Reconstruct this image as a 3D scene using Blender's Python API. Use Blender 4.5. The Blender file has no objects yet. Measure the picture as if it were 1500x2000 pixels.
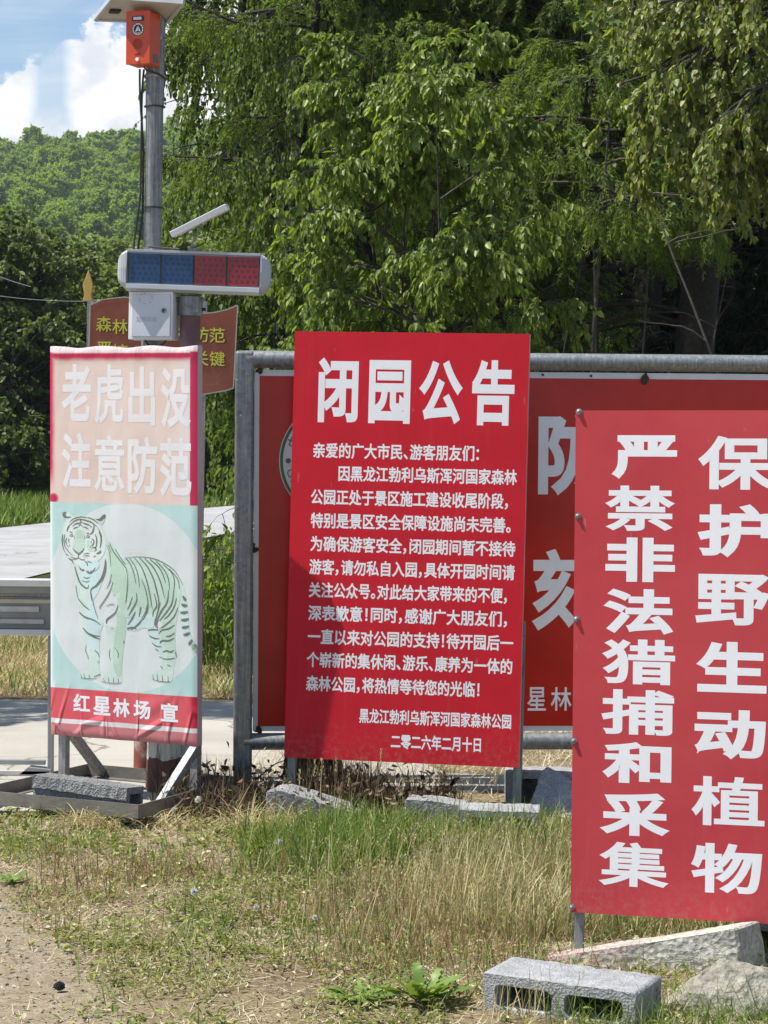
import bpy, bmesh, math, random
import numpy as np
from mathutils import Vector, Matrix
from mathutils.geometry import tessellate_polygon

S = bpy.context.scene
COL = S.collection
R = math.radians
rng = np.random.default_rng(7)
random.seed(7)

# ------------------------------------------------------------------ camera
FOC = 4450.0                       # focal length in pixels of a 1500 px wide picture (short telephoto)
EYE = np.array([0, 0, 1.55])
PITCH, ROLL = R(1.88), R(0.7)
FW = np.array([0, math.cos(PITCH), -math.sin(PITCH)])
_r0 = np.array([1.0, 0, 0]); _u0 = np.cross(_r0, FW)
RT = _r0 * math.cos(ROLL) + _u0 * math.sin(ROLL)
UP = np.cross(RT, FW)
cd = bpy.data.cameras.new('camera'); cam = bpy.data.objects.new('camera', cd); COL.objects.link(cam)
cd.sensor_fit = 'HORIZONTAL'; cd.sensor_width = 36; cd.lens = FOC / 1500 * 36
cd.clip_start = 0.1; cd.clip_end = 5000
m3 = Matrix((RT, UP, -FW)).transposed().to_4x4(); m3.translation = Vector(EYE)
cam.matrix_world = m3
S.camera = cam

# ------------------------------------------------------------------ light
SUN_EL, SUN_AZ = R(62), R(-99)       # azimuth clockwise from +Y: the sun stands high on the left, grazing the faces of the signs
SUNV = Vector((math.sin(SUN_AZ) * math.cos(SUN_EL), math.cos(SUN_AZ) * math.cos(SUN_EL), math.sin(SUN_EL)))
sd = bpy.data.lights.new('sun', 'SUN'); sun = bpy.data.objects.new('sun', sd); COL.objects.link(sun)
sd.energy = 5.0; sd.angle = R(0.53); sd.color = (1.0, 0.955, 0.88)
sun.rotation_euler = SUNV.to_track_quat('Z', 'Y').to_euler()
S.view_settings.view_transform = 'Standard'; S.view_settings.look = 'None'
S.view_settings.exposure = 0.55; S.view_settings.gamma = 1.0

W = bpy.data.worlds.new('World'); S.world = W; W.use_nodes = True
nt = W.node_tree; nt.nodes.clear()

class NB:
    """small node building helper"""
    def __init__(s, nt): s.nt = nt
    def n(s, t, **kw):
        x = s.nt.nodes.new(t)
        for k, v in kw.items():
            if k.startswith('i_'):
                x.inputs[k[2:].replace('_', ' ')].default_value = v
            else: setattr(x, k, v)
        return x
    def lk(s, a, b): s.nt.links.new(a, b)
    def _put(s, sock, v):
        if isinstance(v, bpy.types.NodeSocket): s.lk(v, sock)
        else: sock.default_value = v
    def m(s, op, a, b=0.0, c=0.0, clamp=False):
        x = s.n('ShaderNodeMath', operation=op, use_clamp=clamp)
        s._put(x.inputs[0], a); s._put(x.inputs[1], b); s._put(x.inputs[2], c)
        return x.outputs[0]
    def mix(s, f, a, b, mode='MIX'):
        x = s.n('ShaderNodeMix', data_type='RGBA', blend_type=mode)
        s._put(x.inputs[0], f)
        for q, v in ((6, a), (7, b)):
            if isinstance(v, bpy.types.NodeSocket): s.lk(v, x.inputs[q])
            else: x.inputs[q].default_value = (*v[:3], 1)
        return x.outputs[2]
    def sm(s, x, lo, hi):
        t = s.n('ShaderNodeMapRange', interpolation_type='SMOOTHSTEP')
        s._put(t.inputs[0], x); s._put(t.inputs[1], lo); s._put(t.inputs[2], hi)
        return t.outputs[0]
    def noise(s, vec, scale, detail=4, rough=.55, dist=0):
        t = s.n('ShaderNodeTexNoise'); t.inputs['Scale'].default_value = scale
        t.inputs['Detail'].default_value = detail; t.inputs['Roughness'].default_value = rough
        t.inputs['Distortion'].default_value = dist
        if vec is not None: s.lk(vec, t.inputs['Vector'])
        return t.outputs[0]
    def scale(s, vec, v):
        t = s.n('ShaderNodeMapping'); s.lk(vec, t.inputs[0]); t.inputs['Scale'].default_value = v
        return t.outputs[0]
    def ramp(s, f, stops):
        t = s.n('ShaderNodeValToRGB'); s._put(t.inputs[0], f); e = t.color_ramp.elements
        while len(e) < len(stops): e.new(0.5)
        for k, (p, c) in enumerate(stops): e[k].position = p; e[k].color = (*c[:3], 1)
        return t.outputs[0]

nb = NB(nt)
out = nb.n('ShaderNodeOutputWorld'); bg = nb.n('ShaderNodeBackground')
sky = nb.n('ShaderNodeTexSky', sky_type='NISHITA', sun_disc=False)
sky.sun_elevation = SUN_EL; sky.sun_rotation = SUN_AZ
sky.air_density = 1.0; sky.dust_density = 0.6; sky.ozone_density = 1.2
bg.inputs[1].default_value = 0.12
tc = nb.n('ShaderNodeTexCoord'); sx = nb.n('ShaderNodeSeparateXYZ'); nb.lk(tc.outputs['Generated'], sx.inputs[0])
yy = nb.m('MAXIMUM', sx.outputs[1], 0.05)
u = nb.m('DIVIDE', sx.outputs[0], yy); v = nb.m('DIVIDE', sx.outputs[2], yy)
dirv = tc.outputs['Generated']
# cumulus bank low over the hill, its upper edge climbing to the right
n1 = nb.noise(nb.scale(dirv, (1, 1, 1.15)), 30, 10, .62, .1); n2 = nb.noise(dirv, 9, 4, .5)
edge = nb.m('ADD', .150, nb.m('MULTIPLY', nb.m('MAXIMUM', nb.m('ADD', u, .154), 0), .72))
edge = nb.m('MINIMUM', edge, .30)
e2 = nb.m('ADD', edge, nb.m('MULTIPLY', nb.m('SUBTRACT', n1, .5), .10))
e2 = nb.m('ADD', e2, nb.m('MULTIPLY', nb.m('SUBTRACT', n2, .5), .05))
cl = nb.sm(nb.m('SUBTRACT', e2, v), -.001, .006)
gap = nb.sm(nb.m('ABSOLUTE', nb.m('ADD', u, .1475)), .001, .012)      # a blue gap between the two heaps
gap = nb.m('MAXIMUM', gap, nb.sm(v, .152, .125))
cl = nb.m('MULTIPLY', cl, nb.m('MAXIMUM', gap, .25))
# thin high streaks
st = nb.sm(nb.noise(nb.scale(dirv, (6, 6, 60)), 1.6, 5, .6, .4), .42, .74)
soft = nb.noise(nb.scale(dirv, (1, 1, 1.3)), 40, 6, .6)
cc = nb.mix(nb.sm(soft, .36, .6), (4.7, 4.9, 5.3), (6.3, 6.35, 6.4))
bright = nb.mix(1.0, sky.outputs[0], (.70, .77, .82), 'MULTIPLY')
c = nb.mix(nb.m('MULTIPLY', st, .38), bright, (4.6, 5.0, 5.4))
c = nb.mix(cl, c, cc)
nb.lk(c, bg.inputs[0]); nb.lk(bg.outputs[0], out.inputs[0])

# ------------------------------------------------------------------ geometry helpers
def ray(x, y): return FW + RT * (x - 750) / FOC - UP * (y - 1000) / FOC
def at(x, y, Y):
    r = ray(x, y); return EYE + r * (Y / r[1])
def gnd(x, y, z=0.0):
    r = ray(x, y); return EYE + r * ((z - EYE[2]) / r[2])
def unit(a): a = np.asarray(a, float); return a / np.linalg.norm(a)

class MB:
    """collects shapes; build() links them as one mesh object"""
    def __init__(s): s.v = []; s.f = []; s.mi = []; s.n = 0; s.sm = False
    def add(s, verts, faces, mi=0):
        b = s.n; verts = np.asarray(verts, float)
        s.v.append(verts); s.n += len(verts)
        for f in faces: s.f.append([i + b for i in f]); s.mi.append(mi)
        return s
    def box(s, c, h, ax=None, mi=0):
        """centre, half sizes, optional 3x3 axes (rows)"""
        A = np.eye(3) if ax is None else np.array(ax, float)
        vs = [np.array(c) + A[0] * h[0] * i + A[1] * h[1] * j + A[2] * h[2] * k for i in (-1, 1) for j in (-1, 1) for k in (-1, 1)]
        return s.add(vs, [(0, 1, 3, 2), (4, 6, 7, 5), (0, 4, 5, 1), (2, 3, 7, 6), (0, 2, 6, 4), (1, 5, 7, 3)], mi)
    def bar(s, a, b, w, h, upv=(0, 0, 1), mi=0):
        a = np.array(a, float); b = np.array(b, float); d = unit(b - a)
        sd_ = np.cross(d, upv); sd_ = unit(sd_) if np.linalg.norm(sd_) > 1e-6 else np.array([1., 0, 0])
        u_ = np.cross(sd_, d)
        return s.box((a + b) / 2, (np.linalg.norm(b - a) / 2, w / 2, h / 2), (d, sd_, u_), mi)
    def tube(s, pts, r, k=8, caps=True, mi=0):
        pts = np.array(pts, float); n = len(pts); r = np.broadcast_to(np.asarray(r, float), (n,))
        t = np.gradient(pts, axis=0); t /= np.linalg.norm(t, axis=1)[:, None] + 1e-12
        ref = np.array([0.3, 0.2, 1.0]) if abs(unit(t[0])[2]) < .9 else np.array([1.0, .1, 0])
        V = []
        for i in range(n):
            a = unit(np.cross(t[i], ref)); b = np.cross(t[i], a)
            for j in range(k):
                q = 2 * math.pi * j / k
                V.append(pts[i] + (a * math.cos(q) + b * math.sin(q)) * r[i])
        F = [(i * k + j, i * k + (j + 1) % k, (i + 1) * k + (j + 1) % k, (i + 1) * k + j) for i in range(n - 1) for j in range(k)]
        if caps: F += [tuple(range(k))[::-1], tuple((n - 1) * k + j for j in range(k))]
        return s.add(V, F, mi)
    def prism(s, poly, d, mi=0):
        """closed outline of 3D points pushed along vector d"""
        P = np.array(poly, float); n = len(P); d = np.array(d, float)
        s.add(np.vstack([P, P + d]), [tuple(range(n)), tuple(range(2 * n - 1, n - 1, -1))] + [(i, n + i, n + (i + 1) % n, (i + 1) % n) for i in range(n)], mi)
        return s
    def disc(s, c, r, nrm, k=24, mi=0, r2=0.0):
        nrm = unit(nrm); a = np.cross(nrm, (0, 0, 1)); a = unit(a) if np.linalg.norm(a) > 1e-3 else np.array([1., 0, 0]); b = np.cross(a, nrm) * -1
        q = np.arange(k) * 2 * math.pi / k
        ring = np.array(c) + np.outer(np.cos(q), a) * r + np.outer(np.sin(q), b) * r
        if r2 <= 0: return s.add(ring, [tuple(range(k))], mi)
        ring2 = np.array(c) + np.outer(np.cos(q), a) * r2 + np.outer(np.sin(q), b) * r2
        return s.add(np.vstack([ring, ring2]), [(i, (i + 1) % k, k + (i + 1) % k, k + i) for i in range(k)], mi)
    def build(s, name, mats, parent=None, smooth=False, bevel=0, fix=True):
        me = bpy.data.meshes.new(name)
        me.from_pydata(np.vstack(s.v).tolist(), [], s.f)
        if not isinstance(mats, (list, tuple)): mats = [mats]
        for m_ in mats: me.materials.append(m_)
        if len(mats) > 1: me.polygons.foreach_set('material_index', s.mi)
        if fix:
            bm = bmesh.new(); bm.from_mesh(me); bmesh.ops.recalc_face_normals(bm, faces=bm.faces[:])
            bm.to_mesh(me); bm.free()
        if smooth:
            me.polygons.foreach_set('use_smooth', [True] * len(me.polygons)); me.set_sharp_from_angle(angle=R(40))
        o = bpy.data.objects.new(name, me); COL.objects.link(o)
        if parent is not None: put(o, parent)
        if bevel:
            b = o.modifiers.new('bevel', 'BEVEL'); b.width = bevel; b.segments = 2; b.limit_method = 'ANGLE'
        return o

def put(o, parent):
    """parent a mesh whose vertices are in world space to an Empty, keeping it in place"""
    o.parent = parent
    o.matrix_parent_inverse = parent.matrix_basis.inverted()

def tag(o, label=None, cat=None, group=None, kind=None):
    if label: o['label'] = label
    if cat: o['category'] = cat
    if group: o['group'] = group
    if kind: o['kind'] = kind
    return o

def thing(name, loc, label, cat, group=None):
    o = bpy.data.objects.new(name, None); COL.objects.link(o); o.location = Vector(loc)
    o.empty_display_size = .1
    return tag(o, label, cat, group)

def fast_mesh(name, V, F, mats, mi=None, smooth=False):
    """big mesh from numpy arrays: V (n,3), F list of (m,k) index arrays"""
    me = bpy.data.meshes.new(name)
    me.vertices.add(len(V)); me.vertices.foreach_set('co', np.ascontiguousarray(V, dtype=np.float32).ravel())
    F = [f for f in F if len(f)]
    loops = np.concatenate([f.ravel() for f in F]).astype(np.int32)
    sizes = np.concatenate([np.full(len(f), f.shape[1], np.int32) for f in F])
    me.loops.add(len(loops)); me.loops.foreach_set('vertex_index', loops)
    me.polygons.add(len(sizes))
    st_ = np.concatenate([[0], np.cumsum(sizes)[:-1]]).astype(np.int32)
    me.polygons.foreach_set('loop_start', st_)
    try: me.polygons.foreach_set('loop_total', sizes)
    except Exception: pass
    if not isinstance(mats, (list, tuple)): mats = [mats]
    for m_ in mats: me.materials.append(m_)
    if smooth: me.polygons.foreach_set('use_smooth', np.ones(len(sizes), bool))
    me.update(calc_edges=True); me.validate()
    return me

def link(name, me, parent=None, world=False):
    o = bpy.data.objects.new(name, me); COL.objects.link(o)
    if parent is not None:
        o.parent = parent
        if world: o.matrix_parent_inverse = parent.matrix_basis.inverted()
    return o

# ------------------------------------------------------------------ materials
def lin(r, g, b):
    f = lambda c: (c / 255 / 12.92) if c / 255 <= .04045 else ((c / 255 + .055) / 1.055) ** 2.4
    return (f(r), f(g), f(b))

def newmat(name):
    m_ = bpy.data.materials.new(name); m_.use_nodes = True
    n_ = NB(m_.node_tree); p = m_.node_tree.nodes['Principled BSDF']
    return m_, n_, p

def simple(name, col, rough=.5, metal=0.0, var=.12, scale=20, bump=0.0, bscale=80, dirt=None, dirt_amt=.0, spec=.5):
    m_, n_, p = newmat(name)
    t = n_.n('ShaderNodeTexCoord').outputs['Object']
    a = n_.noise(t, scale, 5, .6)
    lo = tuple(c * (1 - var) for c in col); hi = tuple(min(1, c * (1 + var)) for c in col)
    c_ = n_.mix(n_.sm(a, .25, .75), lo, hi)
    if dirt:
        b = n_.noise(t, scale * .35, 7, .7)
        c_ = n_.mix(n_.m('MULTIPLY', n_.sm(b, .5, .72), dirt_amt), c_, dirt)
    n_.lk(c_, p.inputs['Base Color'])
    p.inputs['Roughness'].default_value = rough; p.inputs['Metallic'].default_value = metal
    p.inputs['Specular IOR Level'].default_value = spec
    if bump:
        bp = n_.n('ShaderNodeBump'); bp.inputs['Strength'].default_value = bump; bp.inputs['Distance'].default_value = .01
        n_.lk(n_.noise(t, bscale, 5, .65), bp.inputs['Height']); n_.lk(bp.outputs[0], p.inputs['Normal'])
    return m_

def leafmat(name, cols, trans=.35, rough=.45, spec=.4, tint=(1.25, 1.3, .5)):
    m_, n_, p = newmat(name)
    g = n_.n('ShaderNodeNewGeometry')
    k = len(cols)
    c_ = n_.ramp(g.outputs['Random Per Island'], [(i / max(1, k - 1), cols[i]) for i in range(k)])
    n_.lk(c_, p.inputs['Base Color']); p.inputs['Roughness'].default_value = rough
    p.inputs['Specular IOR Level'].default_value = spec
    tr = n_.n('ShaderNodeBsdfTranslucent'); n_.lk(n_.mix(1.0, c_, tint, 'MULTIPLY'), tr.inputs[0])
    ms = n_.n('ShaderNodeMixShader'); ms.inputs[0].default_value = trans
    n_.lk(p.outputs[0], ms.inputs[1]); n_.lk(tr.outputs[0], ms.inputs[2])
    n_.lk(ms.outputs[0], m_.node_tree.nodes['Material Output'].inputs[0])
    return m_

def galvanised(name, base=(.36, .38, .40), rough=.42, rust=.15):
    m_, n_, p = newmat(name)
    t = n_.n('ShaderNodeTexCoord').outputs['Object']
    vo = n_.n('ShaderNodeTexVoronoi'); vo.inputs['Scale'].default_value = 55; n_.lk(t, vo.inputs['Vector'])
    sp = n_.n('ShaderNodeSeparateColor'); n_.lk(vo.outputs['Color'], sp.inputs[0])
    c_ = n_.mix(sp.outputs[0], tuple(c * .8 for c in base), tuple(c * 1.15 for c in base))
    st_ = n_.noise(n_.scale(t, (30, 30, 1.2)), 3, 5, .7)
    c_ = n_.mix(n_.m('MULTIPLY', n_.sm(st_, .4, .75), .5), c_, (.55, .55, .53))
    ru = n_.noise(t, 7, 8, .75)
    c_ = n_.mix(n_.m('MULTIPLY', n_.sm(ru, .56, .74), rust * 3), c_, (.16, .085, .05))
    wh = n_.noise(t, 60, 2, .5)
    c_ = n_.mix(n_.m('MULTIPLY', n_.sm(wh, .70, .76), .8), c_, (.62, .62, .6))
    n_.lk(c_, p.inputs['Base Color']); p.inputs['Metallic'].default_value = .55
    n_.lk(n_.m('ADD', rough, n_.m('MULTIPLY', ru, .2)), p.inputs['Roughness'])
    return m_

def fabric(name, col, weave=.25, fade=None, fade_amt=.5, rough=.55, wsc=900, var=.08, wrinkle=.25, mud=0.0):
    """printed banner cloth stretched on a frame"""
    m_, n_, p = newmat(name)
    t = n_.n('ShaderNodeTexCoord').outputs['Object']
    a = n_.noise(t, 3.5, 6, .65); b = n_.noise(n_.scale(t, (260, 260, 60)), 1.0, 2, .5)
    c_ = n_.mix(n_.sm(a, .3, .7), tuple(c * (1 - var) for c in col), tuple(min(1, c * (1 + var)) for c in col))
    c_ = n_.mix(n_.m('MULTIPLY', b, .22), c_, tuple(min(1, c * 1.25 + .02) for c in col))
    if mud:                                   # splashed soil along the foot, run-down dust higher up
        sp = n_.n('ShaderNodeSeparateXYZ'); n_.lk(t, sp.inputs[0])
        lo = n_.m('MULTIPLY', n_.sm(n_.noise(t, 38, 6, .75), .44, .66), n_.sm(n_.m('ADD', sp.outputs[2], n_.m('MULTIPLY', n_.noise(t, 6, 3, .6), .16)), .30, .05))
        run = n_.m('MULTIPLY', n_.sm(n_.noise(n_.scale(t, (22, 22, 1.1)), 1.5, 5, .65), .52, .75), .22)
        c_ = n_.mix(n_.m('MULTIPLY', n_.m('MAXIMUM', lo, run), mud), c_, (.36, .25, .19))
        sc_ = n_.noise(n_.scale(t, (40, 40, 9)), 1.2, 3, .5); c_ = n_.mix(n_.m('MULTIPLY', n_.sm(sc_, .70, .74), mud * .6), c_, (.62, .40, .38))
    if fade:
        q = n_.noise(t, 1.3, 5, .6)
        c_ = n_.mix(n_.m('MULTIPLY', n_.sm(q, .42, .62), fade_amt), c_, fade)
    n_.lk(c_, p.inputs['Base Color']); p.inputs['Roughness'].default_value = rough
    p.inputs['Specular IOR Level'].default_value = .15
    w1 = n_.noise(n_.scale(t, (1, 1, .12)), wsc, 1, .5); w2 = n_.noise(n_.scale(t, (.12, .12, 1)), wsc, 1, .5)
    wr = n_.noise(n_.scale(t, (1, 1, .7)), 4, 3, .5)
    h = n_.m('ADD', n_.m('MULTIPLY', n_.m('ADD', w1, w2), .0009 * weave * 4), n_.m('MULTIPLY', wr, .012 * wrinkle))
    bp = n_.n('ShaderNodeBump'); bp.inputs['Strength'].default_value = .6; bp.inputs['Distance'].default_value = 1.0
    n_.lk(h, bp.inputs['Height']); n_.lk(bp.outputs[0], p.inputs['Normal'])
    return m_

def concrete(name, col=(.30, .30, .29), bump=.9, big=18, fine=160, pits=True):
    m_, n_, p = newmat(name)
    t = n_.n('ShaderNodeTexCoord').outputs['Object']
    a = n_.noise(t, big, 6, .65); b = n_.noise(t, fine, 4, .7)
    c_ = n_.mix(n_.sm(a, .25, .75), tuple(c * .75 for c in col), tuple(c * 1.2 for c in col))
    c_ = n_.mix(n_.sm(b, .35, .65), n_.mix(1, c_, (.6, .6, .6), 'MULTIPLY'), c_)
    n_.lk(c_, p.inputs['Base Color']); p.inputs['Roughness'].default_value = .95
    p.inputs['Specular IOR Level'].default_value = .2
    bp = n_.n('ShaderNodeBump'); bp.inputs['Strength'].default_value = bump; bp.inputs['Distance'].default_value = .012
    vo = n_.n('ShaderNodeTexVoronoi'); vo.inputs['Scale'].default_value = fine * .8; n_.lk(t, vo.inputs['Vector'])
    n_.lk(n_.m('ADD', n_.m('MULTIPLY', b, .8), n_.m('MULTIPLY', vo.outputs[0], .7)), bp.inputs['Height']); n_.lk(bp.outputs[0], p.inputs['Normal'])
    return m_

M = {}
M['galv'] = galvanised('galvanised_steel', (.205, .218, .232))
M['galv_pole'] = galvanised('galvanised_pole_steel', (.17, .18, .188), .45, .02)
M['steel_old'] = galvanised('weathered_steel', (.27, .265, .26), .5, .3)
M['white_paint'] = simple('white_painted_metal', (.82, .83, .84), .4, 0, .05, 8, dirt=(.45, .38, .3), dirt_amt=.25)
M['white_plastic'] = simple('white_plastic', (.41, .432, .468), .35, 0, .05, 8, dirt=(.3, .29, .27), dirt_amt=.4)
M['orange'] = simple('orange_painted_metal', (.54, .062, .018), .4, 0, .1, 14, dirt=(.35, .08, .04), dirt_amt=.5)
M['black'] = simple('black_rubber', (.02, .02, .022), .5)
M['dark'] = simple('dark_cavity', (.02, .018, .016), .9)
M['print_white'] = fabric('white_print', (.80, .80, .83), .2, wrinkle=.1, var=.03)
M['blue_lens'] = simple('blue_lens', (.012, .055, .155), .25, 0, .12, 30)
M['blue_led'] = simple('blue_lens_dots', (.005, .026, .085), .3)
M['red_lens'] = simple('red_lens', (.26, .018, .032), .25, 0, .12, 30)
M['red_led'] = simple('red_lens_dots', (.15, .007, .014), .3)
M['cinder'] = concrete('cinder_block_concrete', (.42, .43, .44), .5, 22, 170)
M['slab'] = concrete('kerb_concrete', (.40, .40, .39), .7, 14, 120)
M['bark'] = simple('dark_bark', (.028, .024, .020), .95, 0, .4, 25, 1.0, 40)
M['bark_grey'] = simple('grey_bark', (.075, .066, .055), .95, 0, .4, 30, .8, 60)
M['bark_white'] = simple('birch_bark', (.42, .42, .39), .85, 0, .3, 18, .4, 50, dirt=(.05, .045, .04), dirt_amt=.8)

# ------------------------------------------------------------------ sign planes and lettering
class Plane:
    """a sign's front face: origin bottom left, x along the face, y into it, z up it"""
    def __init__(s, x, Y, z, yaw, roll, tilt=0.0):
        yaw, roll, tilt = R(yaw), R(roll), R(tilt)
        n = np.array([math.sin(yaw) * math.cos(tilt), -math.cos(yaw) * math.cos(tilt), math.sin(tilt)])
        h = np.array([math.cos(yaw), math.sin(yaw), 0]); v_ = np.cross(h, -n)
        s.U = h * math.cos(roll) + v_ * math.sin(roll); s.V = v_ * math.cos(roll) - h * math.sin(roll)
        s.n = n; s.o = np.array([x, Y, z])
        m_ = Matrix((s.U, -n, s.V)).transposed().to_4x4(); m_.translation = Vector(s.o); s.M = m_
    def uv(s, px, py):
        r = ray(px, py); t = np.dot(s.o - EYE, s.n) / np.dot(r, s.n); p = EYE + r * t - s.o
        return np.array([p @ s.U, p @ s.V])
    def w(s, a, b, h=0.0): return s.o + s.U * a + s.V * b + s.n * h     # h: out of the face
    def place(s, o, parent):
        o.parent = parent; o.matrix_parent_inverse = parent.matrix_basis.inverted(); o.matrix_basis = s.M
        return o

_tc = {}
def glyphs(text, bold):
    key = (text, bold)
    if key in _tc: return _tc[key]
    c_ = bpy.data.curves.new('lettering', 'FONT'); c_.body = text; c_.bevel_depth = bold; c_.bevel_resolution = 0; c_.resolution_u = 5
    o = bpy.data.objects.new('lettering', c_); COL.objects.link(o)
    bpy.context.view_layer.update()
    me = bpy.data.meshes.new_from_object(o.evaluated_get(bpy.context.evaluated_depsgraph_get()))
    V = np.empty(len(me.vertices) * 3); me.vertices.foreach_get('co', V); V = V.reshape(-1, 3); V[:, 2] *= .00002 / max(bold, 1e-6)
    F = [tuple(p.vertices) for p in me.polygons if sum(V[i][2] for i in p.vertices) > -1e-9]
    bpy.data.objects.remove(o); bpy.data.curves.remove(c_); bpy.data.meshes.remove(me)
    _tc[key] = (V, F); return V, F

EM_LO, EM_HI = -.10, .86             # ink of a full-height character within its em
def write(mb, text, x0, x1, z0, z1, bold=.02, h=.0002, mi=0, fit_z=False, shear=0.0):
    """letters text into the box x0..x1, z0..z1 of a sign face (z: ink of a full-height character)"""
    V, F = glyphs(text, bold)
    a, b = V.min(0), V.max(0)
    X = x0 + (V[:, 0] - a[0]) / (b[0] - a[0]) * (x1 - x0)
    lo, hi = (a[1], b[1]) if fit_z else (EM_LO - bold, EM_HI + bold)
    Z = z0 + (V[:, 1] - lo) / (hi - lo) * (z1 - z0)
    mb.add(np.column_stack([X, -h - V[:, 2], Z]), F, mi)

def write_px(mb, pl, text, x0, y0, x1, y1, bold=.02, h=.0002, fit_z=True, mi=0):
    a = pl.uv(x0, y0); b = pl.uv(x1, y1)
    write(mb, text, a[0], b[0], b[1], a[1], bold, h, mi, fit_z)

def poly_px(mb, pl, pts, h, mi=0):
    P = [pl.uv(*p) for p in pts]
    tri = tessellate_polygon([[Vector((p[0], p[1], 0)) for p in P]])
    mb.add([(p[0], -h, p[1]) for p in P], [tuple(t) for t in tri], mi)

def stroke(mb, P, wds, h, mi=0):
    """tapered brush stroke through local points P"""
    P = np.array(P, float); n = len(P)
    if n > 2:                                     # smooth it
        tt = np.linspace(0, n - 1, (n - 1) * 4 + 1); Q = []
        for t in tt:
            i = min(int(t), n - 2); f = t - i
            p0, p1, p2, p3 = P[max(i - 1, 0)], P[i], P[i + 1], P[min(i + 2, n - 1)]
            Q.append(.5 * ((2 * p1) + (-p0 + p2) * f + (2 * p0 - 5 * p1 + 4 * p2 - p3) * f * f + (-p0 + 3 * p1 - 3 * p2 + p3) * f ** 3))
        P = np.array(Q); n = len(P)
    d = np.gradient(P, axis=0); d /= np.linalg.norm(d, axis=1)[:, None] + 1e-12; nn = np.column_stack([-d[:, 1], d[:, 0]])
    wds = np.interp(np.linspace(0, 1, n), np.linspace(0, 1, len(wds)), wds)[:, None] / 2
    A = P + nn * wds; B = P - nn * wds
    mb.add([(p[0], -h, p[1]) for p in np.vstack([A, B])], [(i, i + 1, n + i + 1, n + i) for i in range(n - 1)], mi)

def slab_panel(w, hgt, t, mi_front=0, mi_side=1):
    mb = MB(); V = [(0, 0, 0), (w, 0, 0), (w, 0, hgt), (0, 0, hgt), (0, t, 0), (w, t, 0), (w, t, hgt), (0, t, hgt)]
    mb.add(V, [(0, 1, 2, 3)], mi_front)
    mb.add(V, [(4, 7, 6, 5), (0, 4, 5, 1), (3, 2, 6, 7), (0, 3, 7, 4), (1, 5, 6, 2)], mi_side)
    return mb

def square_leg(mb, pl, a, top, bot_z, depth, w):
    """a square post behind the face at local x = a, from local height top straight down to world z = bot_z"""
    p = pl.w(a, top, -depth); q = p - pl.V * ((p[2] - bot_z) / pl.V[2])
    mb.bar(p, q, w, w, upv=pl.n)

# ------------------------------------------------------------------ the closing notice, centre
KC = 9.49 / 9.62
PC = Plane(-.4110 * KC, 9.62 * KC, 1.55 + (.1880 - 1.55) * KC, -9.8, -.42, 2.0)
PW, PH, PT = 1.0 * KC, 1.808 * KC, .034
base = PC.w(PW / 2, 0); base[2] = 0
notice = thing('notice_board', base, 'red closing notice of many white text lines under four large characters, standing on the grass', 'notice board')
M['red_cloth'] = fabric('red_banner_cloth', (.53, .013, .027), .3, wrinkle=.45, rough=.55, mud=.28)
M['edge_pale'] = simple('pale_cut_edge', (.50, .36, .33), .6, var=.25, scale=40)
PC.place(slab_panel(PW, PH, PT).build('panel', [M['red_cloth'], M['edge_pale']], fix=False), notice)
mb = MB()
for ch, x0, y0, x1, y1 in (('闭', 623, 698, 698, 826), ('园', 722, 703, 800, 828), ('公', 820, 703, 902, 829), ('告', 923, 703, 1003, 832)):
    write_px(mb, PC, ch, x0, y0, x1, y1, .034)
PC.place(mb.build('title_lettering', M['print_white'], fix=False), notice)
mb = MB()
LINES = [('亲爱的广大市民、游客朋友们：', 612, 865, 934, 900), ('因黑龙江勃利乌斯浑河国家森林', 661, 910, 1008, 947),
         ('公园正处于景区施工建设收尾阶段，', 608, 956, 990, 993), ('特别是景区安全保障设施尚未完善。', 608, 1002, 994, 1040),
         ('为确保游客安全，闭园期间暂不接待', 607, 1048, 1005, 1086), ('游客，请勿私自入园，具体开园时间请', 605, 1093, 1004, 1132),
         ('关注公众号。对此给大家带来的不便，', 604, 1139, 988, 1176), ('深表歉意！同时，感谢广大朋友们，', 603, 1184, 988, 1222),
         ('一直以来对公园的支持！待开园后一', 602, 1231, 1001, 1268), ('个崭新的集休闲、游乐、康养为一体的', 600, 1276, 1000, 1314),
         ('森林公园，将热情等待您的光临！', 599, 1321, 934, 1360)]
for i, (t, x0, y0, x1, y1) in enumerate(LINES):
    a, b = PC.uv(x0, y0), PC.uv(x1, y1)
    hh = .0645 * KC
    zc = (PC.uv(x0, (y0 + y1) / 2 - 1)[1] + PC.uv(x1, (y0 + y1) / 2 + 1)[1]) / 2
    half = set('，。、！：')
    # the punctuation takes half a character: set each run between marks on its own
    adv = [(.5 if ch in half else 1.0) for ch in t]
    x = 0.0; pos = []
    for ad in adv: pos.append(x); x += ad
    end = x - (.25 if t[-1] in half else .06)
    sc = (b[0] - a[0]) / (end - .04)
    for ch, p in zip(t, pos):
        V, F = glyphs(ch, .024)
        if ch in half:
            lo, hi = V.min(0), V.max(0)
            cx = (lo[0] + hi[0]) / 2; X = V[:, 0] - cx + p + (.2 if ch != '！' else .25)
        else: X = V[:, 0] + p
        Z = (V[:, 1] - EM_LO) / (EM_HI - EM_LO) * hh
        mb.add(np.column_stack([a[0] + (X - .04) * sc, -.0002 - V[:, 2], zc - hh / 2 + Z]), F)
write_px(mb, PC, '黑龙江勃利乌斯浑河国家森林公园', 702, 1383, 998, 1425, .024)
write_px(mb, PC, '二零二六年二月十日', 764, 1433, 939, 1470, .026)
PC.place(mb.build('text_lettering', M['print_white'], fix=False), notice)
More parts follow.
